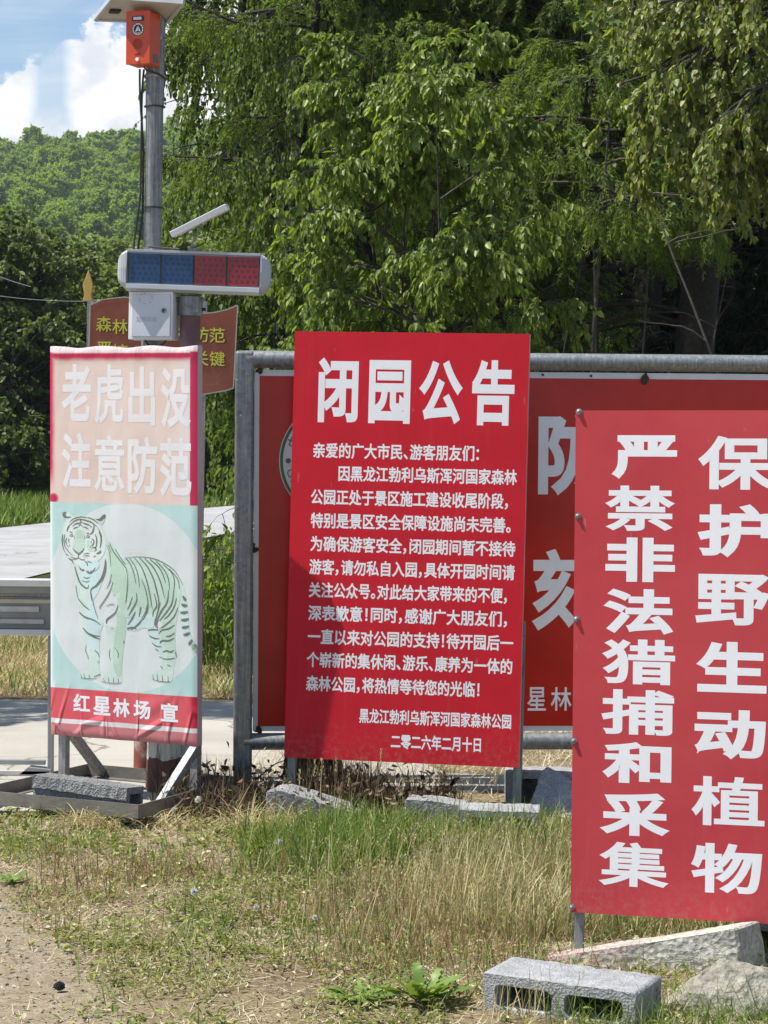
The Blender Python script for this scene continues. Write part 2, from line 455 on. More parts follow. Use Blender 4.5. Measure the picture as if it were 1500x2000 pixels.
for a in (.012, PW - .022):
    lg = MB(); square_leg(lg, PC, a + .012, .6, -.05, PT + .022, .034); lg.build('leg', M['galv'], notice)

# ------------------------------------------------------------------ the hunting ban board, right, nearest
PR = Plane(.5802, 6.86, .1190, -15.9, .55, 1.4)
RW, RH, RT_ = .735, 1.5195, .022
base = PR.w(RW / 2, 0); base[2] = 0
ban = thing('warning_board', base, 'faded red board with two columns of large white characters and silver bolts down its edge', 'sign board')
M['red_faded'] = fabric('faded_red_sheet', (.47, .048, .060), .12, fade=(.52, .075, .082), fade_amt=.6, wrinkle=.3, rough=.5, mud=.28)
M['edge_tan'] = simple('torn_paper_edge', (.62, .45, .26), .7, var=.35, scale=60)
PR.place(slab_panel(RW, RH, RT_).build('panel', [M['red_faded'], M['edge_tan']], fix=False), ban)
mb = MB()
C1 = [('严', 1195, 850, 1322, 936), ('禁', 1182, 948, 1318, 1038), ('非', 1183, 1049, 1318, 1138), ('法', 1179, 1149, 1315, 1240), ('猎', 1176, 1247, 1318, 1339),
      ('捕', 1175, 1345, 1316, 1438), ('和', 1177, 1447, 1311, 1533), ('采', 1172, 1545, 1308, 1636), ('集', 1170, 1642, 1306, 1736)]
C2 = [('保', 1364, 851, 1512, 957), ('护', 1363, 984, 1508, 1090), ('野', 1359, 1120, 1503, 1223), ('生', 1360, 1252, 1497, 1355), ('动', 1357, 1384, 1495, 1486),
      ('植', 1351, 1514, 1493, 1617), ('物', 1350, 1644, 1488, 1749)]
for ch, x0, y0, x1, y1 in C1 + C2: write_px(mb, PR, ch, x0, y0, x1, y1, .022 if ch in '集植' else .028 if ch in '禁猎捕野物保' else .038)
PR.place(mb.build('lettering', M['print_white'], fix=False), ban)
for x, y in ((1131, 804), (1129, 1008), (1126, 1209), (1121, 1447), (1117, 1772)):
    a = PR.uv(x, y); bo = MB()
    q = np.linspace(0, math.pi / 2, 4)
    for k, (r0, r1) in enumerate(((.0085, .0085),)):
        prof = [(.0095, 0), (.0095, .003), (.0065, .003), (.0062, .009), (.004, .011), (0.0005, .0115)]
        n = 12; V = []
        for r_, h_ in prof:
            for j in range(n):
                g = 2 * math.pi * j / n; V.append((a[0] + r_ * math.cos(g), -h_, a[1] + r_ * math.sin(g)))
        bo.add(V, [(i * n + j, i * n + (j + 1) % n, (i + 1) * n + (j + 1) % n, (i + 1) * n + j) for i in range(len(prof) - 1) for j in range(n)])
    PR.place(bo.build('bolt', M['galv'], smooth=True), ban)
for a in (.008, RW - .03):
    lg = MB(); square_leg(lg, PR, a + .012, 1.3, -.06, RT_ + .016, .026); lg.build('leg', M['galv'], ban)

# ------------------------------------------------------------------ the tiger warning board, left
PT_ = Plane(-1.4150, 9.70, .262, -25.5, .0, -1.0)
TW, TH, TT = .722, 1.652, .045
base = PT_.w(TW / 2, 0); base[2] = 0
tiger = thing('tiger_sign', base, 'sun bleached pink and teal board with a printed tiger, on a steel tray stand', 'sign board')

def tiger_print():
    m_, n_, p = newmat('bleached_tiger_print')
    t = n_.n('ShaderNodeTexCoord').outputs['Object']; sp = n_.n('ShaderNodeSeparateXYZ'); n_.lk(t, sp.inputs[0])
    x, z = sp.outputs[0], sp.outputs[2]
    z_pic = float(PT_.uv(245, 984)[1]); z_band = float(PT_.uv(245, 1352)[1]); z_str = float(PT_.uv(245, 1421)[1]); z_str0 = float(PT_.uv(245, 1412)[1])
    cx, cz = map(float, PT_.uv(248, 1168)); rad = float(abs(PT_.uv(248, 983)[1] - cz))
    wob = n_.m('MULTIPLY', n_.m('SUBTRACT', n_.noise(n_.scale(t, (9, 9, 5)), 1, 4, .6), .5), .02)
    grid = n_.noise(n_.scale(t, (14, 14, 120)), 1.0, 4, .7); grid2 = n_.noise(n_.scale(t, (120, 120, 14)), 1.0, 4, .7)
    wear = n_.sm(n_.m('ADD', grid, grid2), .75, 1.25)
    big = n_.noise(t, 4, 5, .6)
    pink = n_.mix(n_.sm(big, .35, .68), (.68, .51, .46), (.72, .58, .545))
    pink = n_.mix(n_.m('MULTIPLY', wear, .45), pink, (.70, .61, .50))
    # bleached nearly white towards the right edge
    pink = n_.mix(n_.sm(n_.m('ADD', x, n_.m('MULTIPLY', wob, 5)), TW - .10, TW - .04), pink, (.68, .62, .62))
    # crisp red left where folds and tape kept the sun off
    rl = n_.sm(n_.m('ADD', x, wob), .034, .006); rr = n_.sm(n_.m('ADD', x, n_.m('MULTIPLY', wob, .3)), TW - .036, TW - .030)
    rt_ = n_.m('MULTIPLY', n_.sm(n_.m('ADD', z, wob), TH - .066, TH - .04), n_.sm(z, TH - .022, TH - .03))
    hole = n_.m('MULTIPLY', n_.sm(z, 1.16, 1.02), n_.sm(z, .985, 1.03))
    rl = n_.m('MULTIPLY', rl, n_.m('SUBTRACT', 1.0, n_.m('MULTIPLY', hole, .85)))
    spot = n_.sm(n_.m('ADD', n_.m('POWER', n_.m('DIVIDE', n_.m('SUBTRACT', x, .018), .028), 2.0), n_.m('POWER', n_.m('DIVIDE', n_.m('SUBTRACT', z, 1.012), .024), 2.0)), 1.4, .3)
    red = n_.m('MAXIMUM', n_.m('MAXIMUM', rl, rr), n_.m('MAXIMUM', rt_, spot))
    c_ = n_.mix(red, pink, (.52, .02, .085))
    c_ = n_.mix(n_.sm(z, TH - .026, TH - .016), c_, (.70, .60, .60))
    # picture field
    d2 = n_.m('SQRT', n_.m('ADD', n_.m('POWER', n_.m('SUBTRACT', x, cx), 2.0), n_.m('POWER', n_.m('SUBTRACT', z, cz), 2.0)))
    teal = n_.mix(n_.sm(big, .3, .7), (.40, .60, .58), (.47, .66, .64))
    disc = n_.mix(n_.sm(big, .3, .7), (.62, .665, .67), (.66, .70, .705))
    pic = n_.mix(n_.sm(d2, rad - .0015, rad + .0015), disc, teal)
    pic = n_.mix(n_.m('MULTIPLY', wear, .16), pic, (.72, .74, .73))
    pic = n_.mix(n_.sm(x, .016, .004), pic, (.70, .75, .75))
    c_ = n_.mix(n_.sm(z, z_pic + .002, z_pic - .002), c_, pic)
    # red foot with a white line
    foot = n_.mix(n_.sm(big, .3, .7), (.62, .06, .085), (.66, .13, .15))
    foot = n_.mix(n_.sm(x, TW - .05, TW - .01), foot, (.50, .015, .045))
    foot = n_.mix(n_.sm(n_.m('SUBTRACT', z, n_.m('MULTIPLY', wob, .3)), z_str0 - .0, z_str0 - .003), foot, (.72, .66, .66))
    foot = n_.mix(n_.sm(n_.m('SUBTRACT', z, n_.m('MULTIPLY', wob, .3)), z_str, z_str - .003), foot, (.56, .19, .20))
    c_ = n_.mix(n_.sm(z, z_band + .0015, z_band - .0015), c_, foot)
    n_.lk(c_, p.inputs['Base Color']); p.inputs['Roughness'].default_value = .42; p.inputs['Specular IOR Level'].default_value = .35
    # creases: sharp at the bottom corner, soft elsewhere
    cr = n_.n('ShaderNodeTexVoronoi', feature='DISTANCE_TO_EDGE'); cr.inputs['Scale'].default_value = 5
    n_.lk(n_.scale(t, (2.2, 1, .8)), cr.inputs['Vector'])
    low = n_.sm(z, .26, .02)
    h = n_.m('ADD', n_.m('MULTIPLY', n_.m('MULTIPLY', n_.sm(cr.outputs[0], .10, 0), low), .010), n_.m('MULTIPLY', n_.noise(n_.scale(t, (3, 3, 1.5)), 2, 2, .5), .012))
    topc = n_.m('MULTIPLY', n_.noise(n_.scale(t, (30, 30, 8)), 1, 3, .6), n_.m('MULTIPLY', n_.sm(z, TH - .08, TH), .012))
    bp = n_.n('ShaderNodeBump'); bp.inputs['Strength'].default_value = .7; bp.inputs['Distance'].default_value = 1
    n_.lk(n_.m('ADD', n_.m('ADD', h, topc), n_.m('MULTIPLY', wear, .0002)), bp.inputs['Height']); n_.lk(bp.outputs[0], p.inputs['Normal'])
    return m_

def bulge(a, b, w, h):
    """depth of the stretched cloth at a, b (metres): it swells a little between the frame bars"""
    a = np.clip(np.asarray(a, float) / w, 0, 1); b = np.clip(np.asarray(b, float) / h, 0, 1)
    e = np.minimum(np.minimum(a, 1 - a) * w, np.minimum(b, 1 - b) * h)
    return -.003 * np.sin(math.pi * a) * np.sin(math.pi * b) + .006 * np.exp(-e / .006) + .0018 * np.sin(a * 37 + 3 * np.sin(b * 9)) * np.exp(-(1 - b) * h / .05) + .0025 * np.sin(a * 23 + b * 40) * np.exp(-b * h / .08)
def conform(o):
    """print lies on the cloth"""
    for v_ in o.data.vertices: v_.co.y += float(bulge(v_.co.x, v_.co.z, TW, TH))
    return o
# cloth wrapped over a frame: rounded, slightly bulging panel
def wrapped_panel(w, h, t, nx=52, nz=112):
    mb = MB(); V = []; F = []
    for j in range(nz + 1):
        for i in range(nx + 1):
            a, b = i / nx, j / nz
            dep = float(bulge(a * w, b * h, w, h))
            V.append((a * w, dep, b * h + (.0045 * math.sin(a * 19 + 1) * (1 if b > .99 else 0))))
    n = nx + 1
    for j in range(nz):
        for i in range(nx): F.append((j * n + i, j * n + i + 1, (j + 1) * n + i + 1, (j + 1) * n + i))
    mb.add(V, F, 0)
    per = [(i, 0) for i in range(nx + 1)] + [(nx, j) for j in range(1, nz + 1)] + [(i, nz) for i in range(nx - 1, -1, -1)] + [(0, j) for j in range(nz - 1, 0, -1)]
    ring = [V[j * n + i] for i, j in per]; k = len(ring)
    back = [(p[0], t, p[2]) for p in ring]
    mb.add(ring + back, [(i, k + i, k + (i + 1) % k, (i + 1) % k) for i in range(k)] + [tuple(range(k, 2 * k))], 1)
    return mb
M['cloth_side'] = fabric('pale_folded_cloth', (.50, .42, .43), .3, fade=(.42, .28, .31), fade_amt=.6, wrinkle=.8)
o = wrapped_panel(TW, TH, TT).build('panel', [tiger_print(), M['cloth_side']], fix=False)
o.data.polygons.foreach_set('use_smooth', [p.material_index == 0 for p in o.data.polygons]); PT_.place(o, tiger)
M['bleached_white'] = fabric('bleached_white_print', (.75, .73, .735), .3, fade=(.74, .69, .68), fade_amt=.5)
mb = MB()
for ch, x0, y0, x1, y1 in (('老', 120, 711, 178, 823), ('虎', 185, 712, 242, 828), ('出', 251, 716, 304, 832), ('没', 314, 717, 373, 836),
                           ('注', 121, 844, 178, 955), ('意', 184, 849, 244, 961), ('防', 250, 852, 308, 966), ('范', 312, 855, 374, 972)):
    write_px(mb, PT_, ch, x0, y0, x1, y1, .022 if ch in '意虎' else .03, h=.0005)
PT_.place(conform(mb.build('title_lettering', M['bleached_white'], fix=False)), tiger)
mb = MB()
for ch, x0, y0, x1, y1 in (('红', 143, 1354, 176, 1391), ('星', 182, 1359, 216, 1398), ('林', 221, 1363, 254, 1402), ('场', 261, 1367, 294, 1406), ('宣', 314, 1372, 348, 1411)):
    write_px(mb, PT_, ch, x0, y0, x1, y1, .03, h=.0005)
PT_.place(conform(mb.build('foot_lettering', M['print_white'], fix=False)), tiger)

# the printed tiger (a flat picture on the cloth); outlines in picture units, q() turns them into the panel's own metres
def q(p): return PT_.uv(80 + p[0] * .26, 960 + p[1] * .26)
def qpoly(mb, pts, h, mi): 
    P = [q(p) for p in pts]; tri = tessellate_polygon([[Vector((p[0], p[1], 0)) for p in P]])
    mb.add([(p[0], -h, p[1]) for p in P], [tuple(t) for t in tri], mi)
def smooth_closed(pts, k=3):
    P = np.array(pts, float); n = len(P); Q = []
    for i in range(n):
        p0, p1, p2, p3 = P[i - 1], P[i], P[(i + 1) % n], P[(i + 2) % n]
        for f in np.arange(k) / k:
            Q.append(.5 * ((2 * p1) + (-p0 + p2) * f + (2 * p0 - 5 * p1 + 4 * p2 - p3) * f * f + (-p0 + 3 * p1 - 3 * p2 + p3) * f ** 3))
    return Q
BODY = [(245, 530), (215, 503), (188, 470), (168, 425), (158, 360), (160, 300), (172, 250), (192, 218), (175, 200), (164, 170), (176, 152), (215, 162), (242, 187), (300, 177), (360, 185), (405, 205), (440, 196), (470, 174), (488, 172), (487, 200), (472, 235), (455, 252), (480, 310), (500, 350), (540, 395), (595, 450), (635, 510), (680, 494), (740, 492), (810, 500), (870, 512), (930, 540), (1000, 590), (1045, 650), (1068, 700), (1086, 760), (1097, 830), (1106, 900), (1112, 980), (1122, 1060), (1140, 1115), (1150, 1144), (1164, 1148), (1166, 1192), (1148, 1195), (1118, 1172), (1086, 1110), (1062, 1040), (1050, 960), (1040, 890), (1028, 930), (1016, 1010), (1010, 1100), (1014, 1180), (1018, 1240), (1000, 1320), (990, 1390), (978, 1425), (940, 1432), (880, 1422), (832, 1405), (824, 1385), (850, 1358), (892, 1345), (902, 1300), (896, 1240), (868, 1190), (838, 1140), (815, 1085), (800, 1030), (765, 1030), (715, 1050), (650, 1042), (638, 1085), (628, 1150), (615, 1250), (610, 1350), (612, 1420), (600, 1438), (540, 1438), (475, 1430), (450, 1412), (462, 1394), (502, 1370), (522, 1330), (514, 1250), (505, 1150), (497, 1060), (490, 1012), (465, 1003), (450, 1030), (447, 1100), (440, 1200), (440, 1300), (446, 1378), (420, 1400), (340, 1403), (296, 1395), (290, 1366), (330, 1345), (366, 1330), (370, 1280), (346, 1200), (338, 1150), (326, 1080), (308, 980), (285, 880), (270, 780), (258, 680), (250, 590)]
tm = []
for nm, col in (('tiger_pale', (.58, .69, .64)), ('tiger_green', (.46, .61, .50)), ('tiger_blue', (.56, .70, .71)), ('tiger_stripe', (.165, .19, .15)), ('tiger_white', (.66, .72, .70)), ('tiger_mid', (.30, .43, .34)), ('tiger_soft', (.52, .65, .57))):
    tm.append(fabric(nm + '_print', col, .25, wrinkle=.2, var=.12))
PALE, GREEN, BLUE, STRIPE, WHITE, MID, SOFT = range(7)
mb = MB(); H0 = .0005
qpoly(mb, smooth_closed(BODY), H0, PALE)
def patch(pts, mi, d=.0004): qpoly(mb, smooth_closed(pts), H0 + d * .5, mi)
# softer outer tone first, stronger tone inside it
patch([(500, 365), (560, 425), (632, 515), (740, 505), (860, 525), (960, 575), (1035, 660), (1055, 760), (1030, 880), (1008, 1000), (940, 1010), (880, 960), (800, 960), (720, 930), (640, 950), (600, 900), (560, 760), (520, 620), (505, 500)], SOFT)
patch([(520, 430), (590, 490), (635, 620), (645, 760), (620, 900), (590, 830), (600, 740), (545, 780), (530, 640), (520, 540)], GREEN, .0006)
patch([(650, 600), (740, 640), (800, 720), (830, 830), (800, 880), (720, 850), (660, 800)], GREEN, .0006)
patch([(900, 600), (980, 660), (1020, 760), (1000, 860), (940, 860), (920, 740)], GREEN, .0006)
patch([(575, 900), (635, 930), (640, 1040), (625, 1150), (608, 1300), (604, 1380), (570, 1380), (545, 1290), (548, 1150), (570, 1010)], GREEN)
patch([(560, 1180), (590, 1200), (585, 1290), (545, 1280)], SOFT, .0006)
patch([(930, 960), (1010, 950), (1005, 1090), (1010, 1220), (985, 1330), (940, 1330), (950, 1200), (900, 1100)], SOFT)
patch([(300, 590), (360, 610), (440, 600), (470, 650), (430, 760), (395, 830), (430, 960), (470, 990), (440, 1060), (380, 1030), (350, 900), (370, 780), (320, 690)], BLUE)
patch([(330, 1000), (430, 1050), (440, 1130), (390, 1200), (350, 1120)], BLUE)
patch([(655, 960), (720, 930), (790, 920), (850, 940), (840, 1030), (770, 1022), (700, 1042), (655, 1030)], BLUE)
patch([(815, 1050), (880, 1080), (905, 1180), (890, 1220), (850, 1140)], BLUE)
patch([(1058, 900), (1100, 900), (1116, 1050), (1150, 1152), (1160, 1172), (1130, 1165), (1080, 1060)], BLUE)
# head: pale ruff, white cheeks, green nose bridge
patch([(195, 225), (300, 186), (405, 215), (470, 300), (490, 400), (470, 480), (400, 540), (300, 560), (235, 520), (180, 450), (165, 350)], WHITE, .0006)
patch([(262, 295), (290, 285), (322, 300), (330, 350), (328, 420), (318, 455), (285, 470), (255, 450), (240, 410), (250, 350)], SOFT, .0008)
patch([(268, 310), (292, 298), (314, 310), (312, 350), (290, 345), (270, 352)], GREEN, .001)
patch([(246, 430), (262, 452), (286, 466), (312, 448), (322, 425), (312, 440), (286, 456), (262, 440)], MID, .001)
patch([(300, 545), (350, 520), (420, 520), (440, 560), (400, 600), (340, 605), (300, 590)], BLUE, .0008)
patch([(350, 370), (385, 380), (395, 440), (370, 450), (345, 420)], SOFT, .0008)
# ears
patch([(165, 160), (180, 152), (196, 158), (188, 172), (198, 188), (230, 192), (200, 200), (175, 196), (164, 178)], STRIPE, .0008)
patch([(186, 170), (205, 166), (228, 180), (205, 186)], WHITE, .001)
patch([(414, 206), (440, 204), (458, 186), (474, 172), (488, 174), (486, 196), (470, 216), (446, 222)], STRIPE, .0008)
patch([(425, 226), (450, 226), (476, 206), (480, 220), (458, 250)], SOFT, .0008)
for hi_ in ((232, 330), (357, 338)):
    x, y = hi_
    patch([(x - 15, y + 2), (x - 5, y - 12), (x + 9, y - 8), (x + 14, y + 4), (x, y + 12)], STRIPE, .001)
    patch([(x - 9, y), (x, y - 7), (x + 8, y), (x, y + 7)], SOFT, .0013)
    patch([(x - 4, y), (x, y - 4), (x + 4, y), (x, y + 4)], STRIPE, .0016)
# paws: toe lines are strokes; stripes follow (picture units: points, widths)
K = [
 # crown and forehead
 ([(215, 232), (245, 205), (300, 190), (345, 196)], (4, 9, 6)), ([(350, 193), (400, 212), (432, 240)], (4, 9, 5)),
 ([(222, 250), (252, 222), (296, 208), (340, 216), (385, 232), (420, 262)], (5, 12, 9, 12, 5)), ([(238, 262), (262, 242), (290, 236), (300, 228)], (4, 11, 4)),
 ([(306, 226), (330, 240), (362, 250), (385, 268)], (4, 11, 4)), ([(244, 282), (262, 270), (284, 266)], (3, 9, 3)), ([(316, 264), (342, 270), (362, 285)], (3, 9, 3)),
 ([(300, 208), (302, 228), (300, 240)], (12, 10, 5)), ([(286, 262), (297, 246), (312, 262)], (6, 8, 6)),
 # sides of the face
 ([(196, 300), (206, 270), (222, 246)], (6, 14, 5)), ([(182, 320), (174, 365), (182, 410), (196, 440)], (5, 10, 8, 4)), ([(166, 320), (161, 370), (170, 425), (186, 460)], (7, 12, 8, 4)),
 ([(196, 345), (188, 375), (198, 400), (212, 420)], (4, 11, 6, 3)), ([(214, 350), (208, 370), (220, 384)], (3, 8, 3)), ([(214, 300), (232, 306), (240, 316)], (3, 8, 3)), ([(196, 425), (208, 450), (230, 470)], (3, 8, 3)),
 ([(372, 322), (392, 300), (402, 262), (396, 250)], (5, 15, 10, 4)), ([(412, 320), (422, 360), (418, 410), (406, 430)], (5, 13, 9, 5)), ([(440, 300), (456, 350), (452, 400), (446, 422)], (7, 15, 11, 6)),
 ([(382, 352), (400, 368), (396, 395), (380, 408)], (3, 12, 9, 4)), ([(370, 318), (356, 312), (344, 316)], (3, 9, 3)), ([(388, 420), (410, 420), (418, 436), (400, 450)], (4, 10, 8, 3)), ([(424, 262), (446, 300), (462, 340)], (3, 8, 4)),
 ([(380, 372), (386, 384)], (8, 4)), ([(372, 412), (382, 430)], (6, 3)), ([(220, 400), (214, 412)], (7, 3)),
 # nose and mouth
 ([(242, 424), (256, 446), (274, 462), (284, 472)], (4, 10, 10, 8)), ([(328, 424), (316, 444), (298, 462), (284, 472)], (4, 9, 10, 8)), ([(284, 470), (284, 500)], (9, 5)),
 ([(284, 496), (262, 508), (238, 508)], (6, 7, 3)), ([(284, 496), (310, 512), (336, 510)], (6, 8, 3)), ([(220, 490), (250, 498), (268, 500)], (2, 6, 2)), ([(224, 474), (250, 478)], (3, 6, 2)),
 ([(320, 470), (350, 462), (372, 466)], (2, 7, 2)), ([(318, 484), (350, 480), (372, 484)], (2, 7, 2)), ([(322, 498), (352, 496)], (2, 6, 2)), ([(254, 350), (250, 335)], (7, 3)), ([(334, 352), (330, 330)], (7, 3)),
 # ruff and chin
 ([(208, 500), (236, 516), (244, 540)], (5, 12, 4)), ([(188, 468), (212, 480)], (9, 3)), ([(420, 466), (446, 456), (452, 440)], (6, 20, 6)), ([(400, 490), (416, 480)], (9, 3)), ([(330, 520), (350, 540), (352, 560)], (4, 12, 4)), ([(352, 524), (385, 532)], (10, 4)),
 ([(288, 568), (310, 588), (330, 590)], (5, 14, 6)), ([(340, 596), (372, 610), (400, 590), (412, 572)], (6, 16, 11, 4)), ([(356, 590), (360, 616)], (7, 3)), ([(378, 590), (380, 618)], (7, 3)), ([(300, 574), (302, 594)], (6, 3)), ([(320, 580), (322, 600)], (6, 3)),
 # neck and chest
 ([(256, 560), (272, 620), (300, 690), (350, 725), (362, 700)], (7, 13, 14, 9, 4)), ([(488, 510), (484, 580), (462, 650), (420, 705), (378, 740), (384, 820)], (8, 24, 26, 18, 10, 4)),
 ([(320, 640), (345, 650), (375, 640)], (4, 8, 3)), ([(310, 668), (345, 678), (370, 668)], (3, 7, 3)), ([(280, 800), (320, 850), (370, 890)], (6, 11, 4)), ([(264, 700), (272, 760), (280, 800)], (4, 6, 4)),
 ([(534, 620), (520, 680), (495, 730)], (5, 9, 4)), ([(545, 680), (510, 770), (450, 860), (445, 880)], (5, 10, 9, 4)), ([(582, 850), (560, 910), (500, 960), (494, 990)], (6, 11, 14, 5)), ([(290, 905), (330, 940), (400, 965), (450, 1000)], (8, 13, 9, 5)),
 ([(490, 860), (530, 846), (556, 850)], (3, 8, 3)), ([(380, 760), (400, 860), (430, 950)], (4, 5, 3)), ([(520, 390), (548, 450), (600, 520), (640, 570), (650, 620)], (5, 10, 9, 9, 4)), ([(512, 400), (530, 460)], (6, 3)), ([(560, 430), (610, 510), (640, 545)], (5, 8, 4)),
 ([(498, 400), (520, 470), (528, 560)], (3, 6, 3)), ([(655, 620), (654, 720), (645, 800), (640, 840)], (4, 8, 7, 3)),
 # flank
 ([(640, 498), (672, 540), (700, 610), (716, 690)], (6, 9, 8, 4)), ([(670, 500), (710, 560), (735, 640), (742, 720)], (5, 8, 7, 3)), ([(705, 496), (760, 570), (800, 680), (822, 780), (838, 880)], (6, 10, 10, 10, 4)), ([(740, 494), (800, 560), (845, 650), (870, 740), (888, 830), (880, 880)], (6, 12, 12, 12, 9, 4)),
 ([(780, 500), (840, 560), (885, 640), (912, 720), (930, 800)], (6, 12, 12, 10, 4)), ([(820, 506), (890, 570), (925, 640), (938, 690)], (6, 12, 10, 4)), ([(866, 520), (930, 590), (960, 660), (968, 740)], (6, 11, 10, 4)), ([(920, 545), (985, 610), (1005, 680), (996, 760)], (6, 10, 9, 4)), ([(968, 580), (1030, 660), (1040, 730)], (5, 9, 4)),
 ([(760, 660), (790, 740), (806, 830), (800, 900), (770, 960)], (4, 9, 10, 12, 5)), ([(720, 760), (722, 820), (690, 880), (662, 930)], (5, 12, 13, 5)), ([(690, 790), (670, 850), (650, 890)], (4, 10, 4)), ([(752, 870), (740, 940)], (14, 6)), ([(712, 900), (690, 950), (655, 1000)], (5, 16, 6)), ([(770, 950), (730, 1000), (680, 1036)], (6, 15, 5)), ([(650, 1030), (690, 1020), (720, 1032)], (14, 12, 5)), ([(800, 850), (790, 900), (760, 950)], (4, 9, 4)),
 ([(850, 760), (872, 850), (846, 900), (842, 940)], (4, 10, 9, 4)), ([(900, 830), (880, 900), (858, 990), (870, 1020)], (4, 10, 10, 4)), ([(960, 740), (950, 830), (905, 900), (872, 980), (878, 1030)], (5, 14, 14, 13, 5)), ([(1000, 740), (985, 840), (940, 910), (892, 970)], (5, 12, 13, 5)), ([(1020, 800), (1000, 870), (960, 930), (925, 960)], (5, 11, 12, 4)), ([(1030, 870), (1000, 940), (940, 1000), (890, 1030)], (5, 12, 12, 4)),
 # hind leg
 ([(1006, 1000), (960, 1030), (910, 1040), (886, 1070)], (5, 13, 11, 4)), ([(1008, 1060), (970, 1085), (940, 1085)], (4, 12, 4)), ([(1002, 1100), (960, 1120), (910, 1120), (895, 1140)], (6, 13, 12, 4)), ([(1000, 1190), (975, 1205), (945, 1195), (915, 1205)], (5, 13, 13, 5)), ([(1010, 1250), (960, 1258), (915, 1254)], (5, 9, 4)), ([(804, 1040), (850, 1035), (886, 1040)], (6, 12, 5)), ([(815, 1080), (850, 1100), (890, 1105)], (5, 11, 5)), ([(835, 1135), (870, 1160), (908, 1165)], (5, 9, 4)), ([(862, 1180), (890, 1200)], (7, 3)), ([(890, 1240), (918, 1248)], (6, 4)), ([(1012, 1200), (1018, 1240)], (5, 9)),
 # front legs
 ([(318, 1022), (350, 1060), (400, 1090), (445, 1108)], (6, 14, 14, 6)), ([(355, 1060), (400, 1080), (446, 1086)], (3, 9, 5)), ([(404, 1190), (432, 1216), (438, 1240)], (4, 9, 4)), ([(345, 1150), (336, 1190), (352, 1230), (358, 1260)], (3, 5, 5, 2)), ([(626, 1120), (624, 1140)], (9, 5)), ([(556, 1170), (582, 1210), (580, 1250)], (4, 8, 4)), ([(520, 1180), (516, 1230), (526, 1270)], (3, 6, 3)), ([(440, 1270), (428, 1290)], (5, 3)), ([(530, 1030), (555, 1025)], (4, 2)),
 # toes
 ([(300, 1370), (308, 1395)], (3, 6)), ([(322, 1362), (332, 1398)], (3, 6)), ([(362, 1372), (366, 1398)], (3, 6)), ([(400, 1390), (446, 1372)], (5, 8)), ([(470, 1400), (480, 1428)], (3, 6)), ([(506, 1392), (514, 1434)], (3, 6)), ([(546, 1396), (548, 1434)], (3, 6)), ([(580, 1400), (584, 1434)], (3, 5)), ([(840, 1375), (848, 1408)], (3, 6)), ([(872, 1370), (880, 1420)], (3, 6)), ([(912, 1378), (916, 1428)], (3, 6)), ([(955, 1386), (958, 1428)], (3, 5)),
 ([(455, 1428), (540, 1440), (608, 1436)], (3, 6, 4)), ([(300, 1398), (370, 1405), (420, 1402)], (3, 6, 3)), ([(835, 1408), (900, 1426), (975, 1428)], (3, 6, 4)), ([(900, 1310), (918, 1330)], (8, 3)), ([(950, 1300), (975, 1312)], (4, 7)),
 # outline of the back
 ([(635, 500), (740, 490), (870, 510), (1000, 588), (1066, 700)], (3, 5, 6, 6, 4)),
]
for pts, wd in K: stroke(mb, [q(p) for p in pts], [w_ * .26 / 463 * .9 for w_ in wd], H0 + .0010, STRIPE)
# rings of the tail
for x, y, a, ln in ((1080, 800, -.9, 40), (1078, 850, -.2, 44), (1076, 905, .1, 56), (1082, 960, .15, 58), (1086, 1015, .2, 54), (1096, 1068, .3, 52), (1122, 1130, .9, 46), (1142, 1162, 1.3, 42), (1160, 1172, 1.5, 40)):
    dx, dy = math.cos(a) * ln / 2, -math.sin(a) * ln / 2
    stroke(mb, [q((x - dx, y - dy)), q((x, y + 5)), q((x + dx, y + dy))], [.26 / 463 * 10, .26 / 463 * 24, .26 / 463 * 11], H0 + .0010, MID if x > 1140 else STRIPE)
PT_.place(conform(mb.build('tiger_picture', tm, fix=False)), tiger)

# steel stand: two square posts, a tray of angle iron on the ground and a brace on each side
def TL(a, n_, z):                      # local: a along the board, n_ in front of it, z = world height
    p = PT_.w(a, 0, n_); return np.array([p[0], p[1], z])
hn = PT_.n.copy(); hn[2] = 0; hn = unit(hn)
def TG(a, n_, z): p = PT_.o + np.array([PT_.U[0], PT_.U[1], 0]) * a + hn * n_; return np.array([p[0], p[1], z])
for a in (.035, TW - .035):
    lg = MB(); lg.bar(TG(a, -.055, 1.0), TG(a, -.055, .02), .036, .036, upv=hn); lg.build('post', M['steel_old'], tiger, bevel=.002)
tr = MB(); ZT = .065
FR, BK = .50, -.34
def angle_iron(a, b, inward):
    a = np.array(a); b = np.array(b); inward = unit(inward)
    tr.bar(a, b, .005, .055, mi=0)
    off = inward * .024 - np.array([0, 0, .025]); tr.bar(a + off, b + off, .042, .005)
e = .03
angle_iron(TG(-e, FR, ZT), TG(TW + e, FR, ZT), -hn); angle_iron(TG(-e, BK, ZT), TG(TW + e, BK, ZT), hn)
angle_iron(TG(-e, FR - .003, ZT), TG(-e, BK + .003, ZT), PT_.U * np.array([1, 1, 0])); angle_iron(TG(TW + e, FR - .003, ZT), TG(TW + e, BK + .003, ZT), -PT_.U * np.array([1, 1, 0]))
tr.build('tray', simple('rusty_angle_iron', (.19, .175, .155), .6, .3, .25, 9, .2, 60, dirt=(.11, .055, .035), dirt_amt=.9), tiger)
br = MB(); br.bar(TG(TW - .02, -.03, .255), TG(TW - .02, .27, .045), .036, .036, upv=hn); br.build('brace', M['galv'], tiger, bevel=.002)
br = MB(); br.bar(TG(.05, -.08, .27), TG(.05, -.33, .06), .036, .036, upv=hn); br.build('brace', M['steel_old'], tiger, bevel=.002)

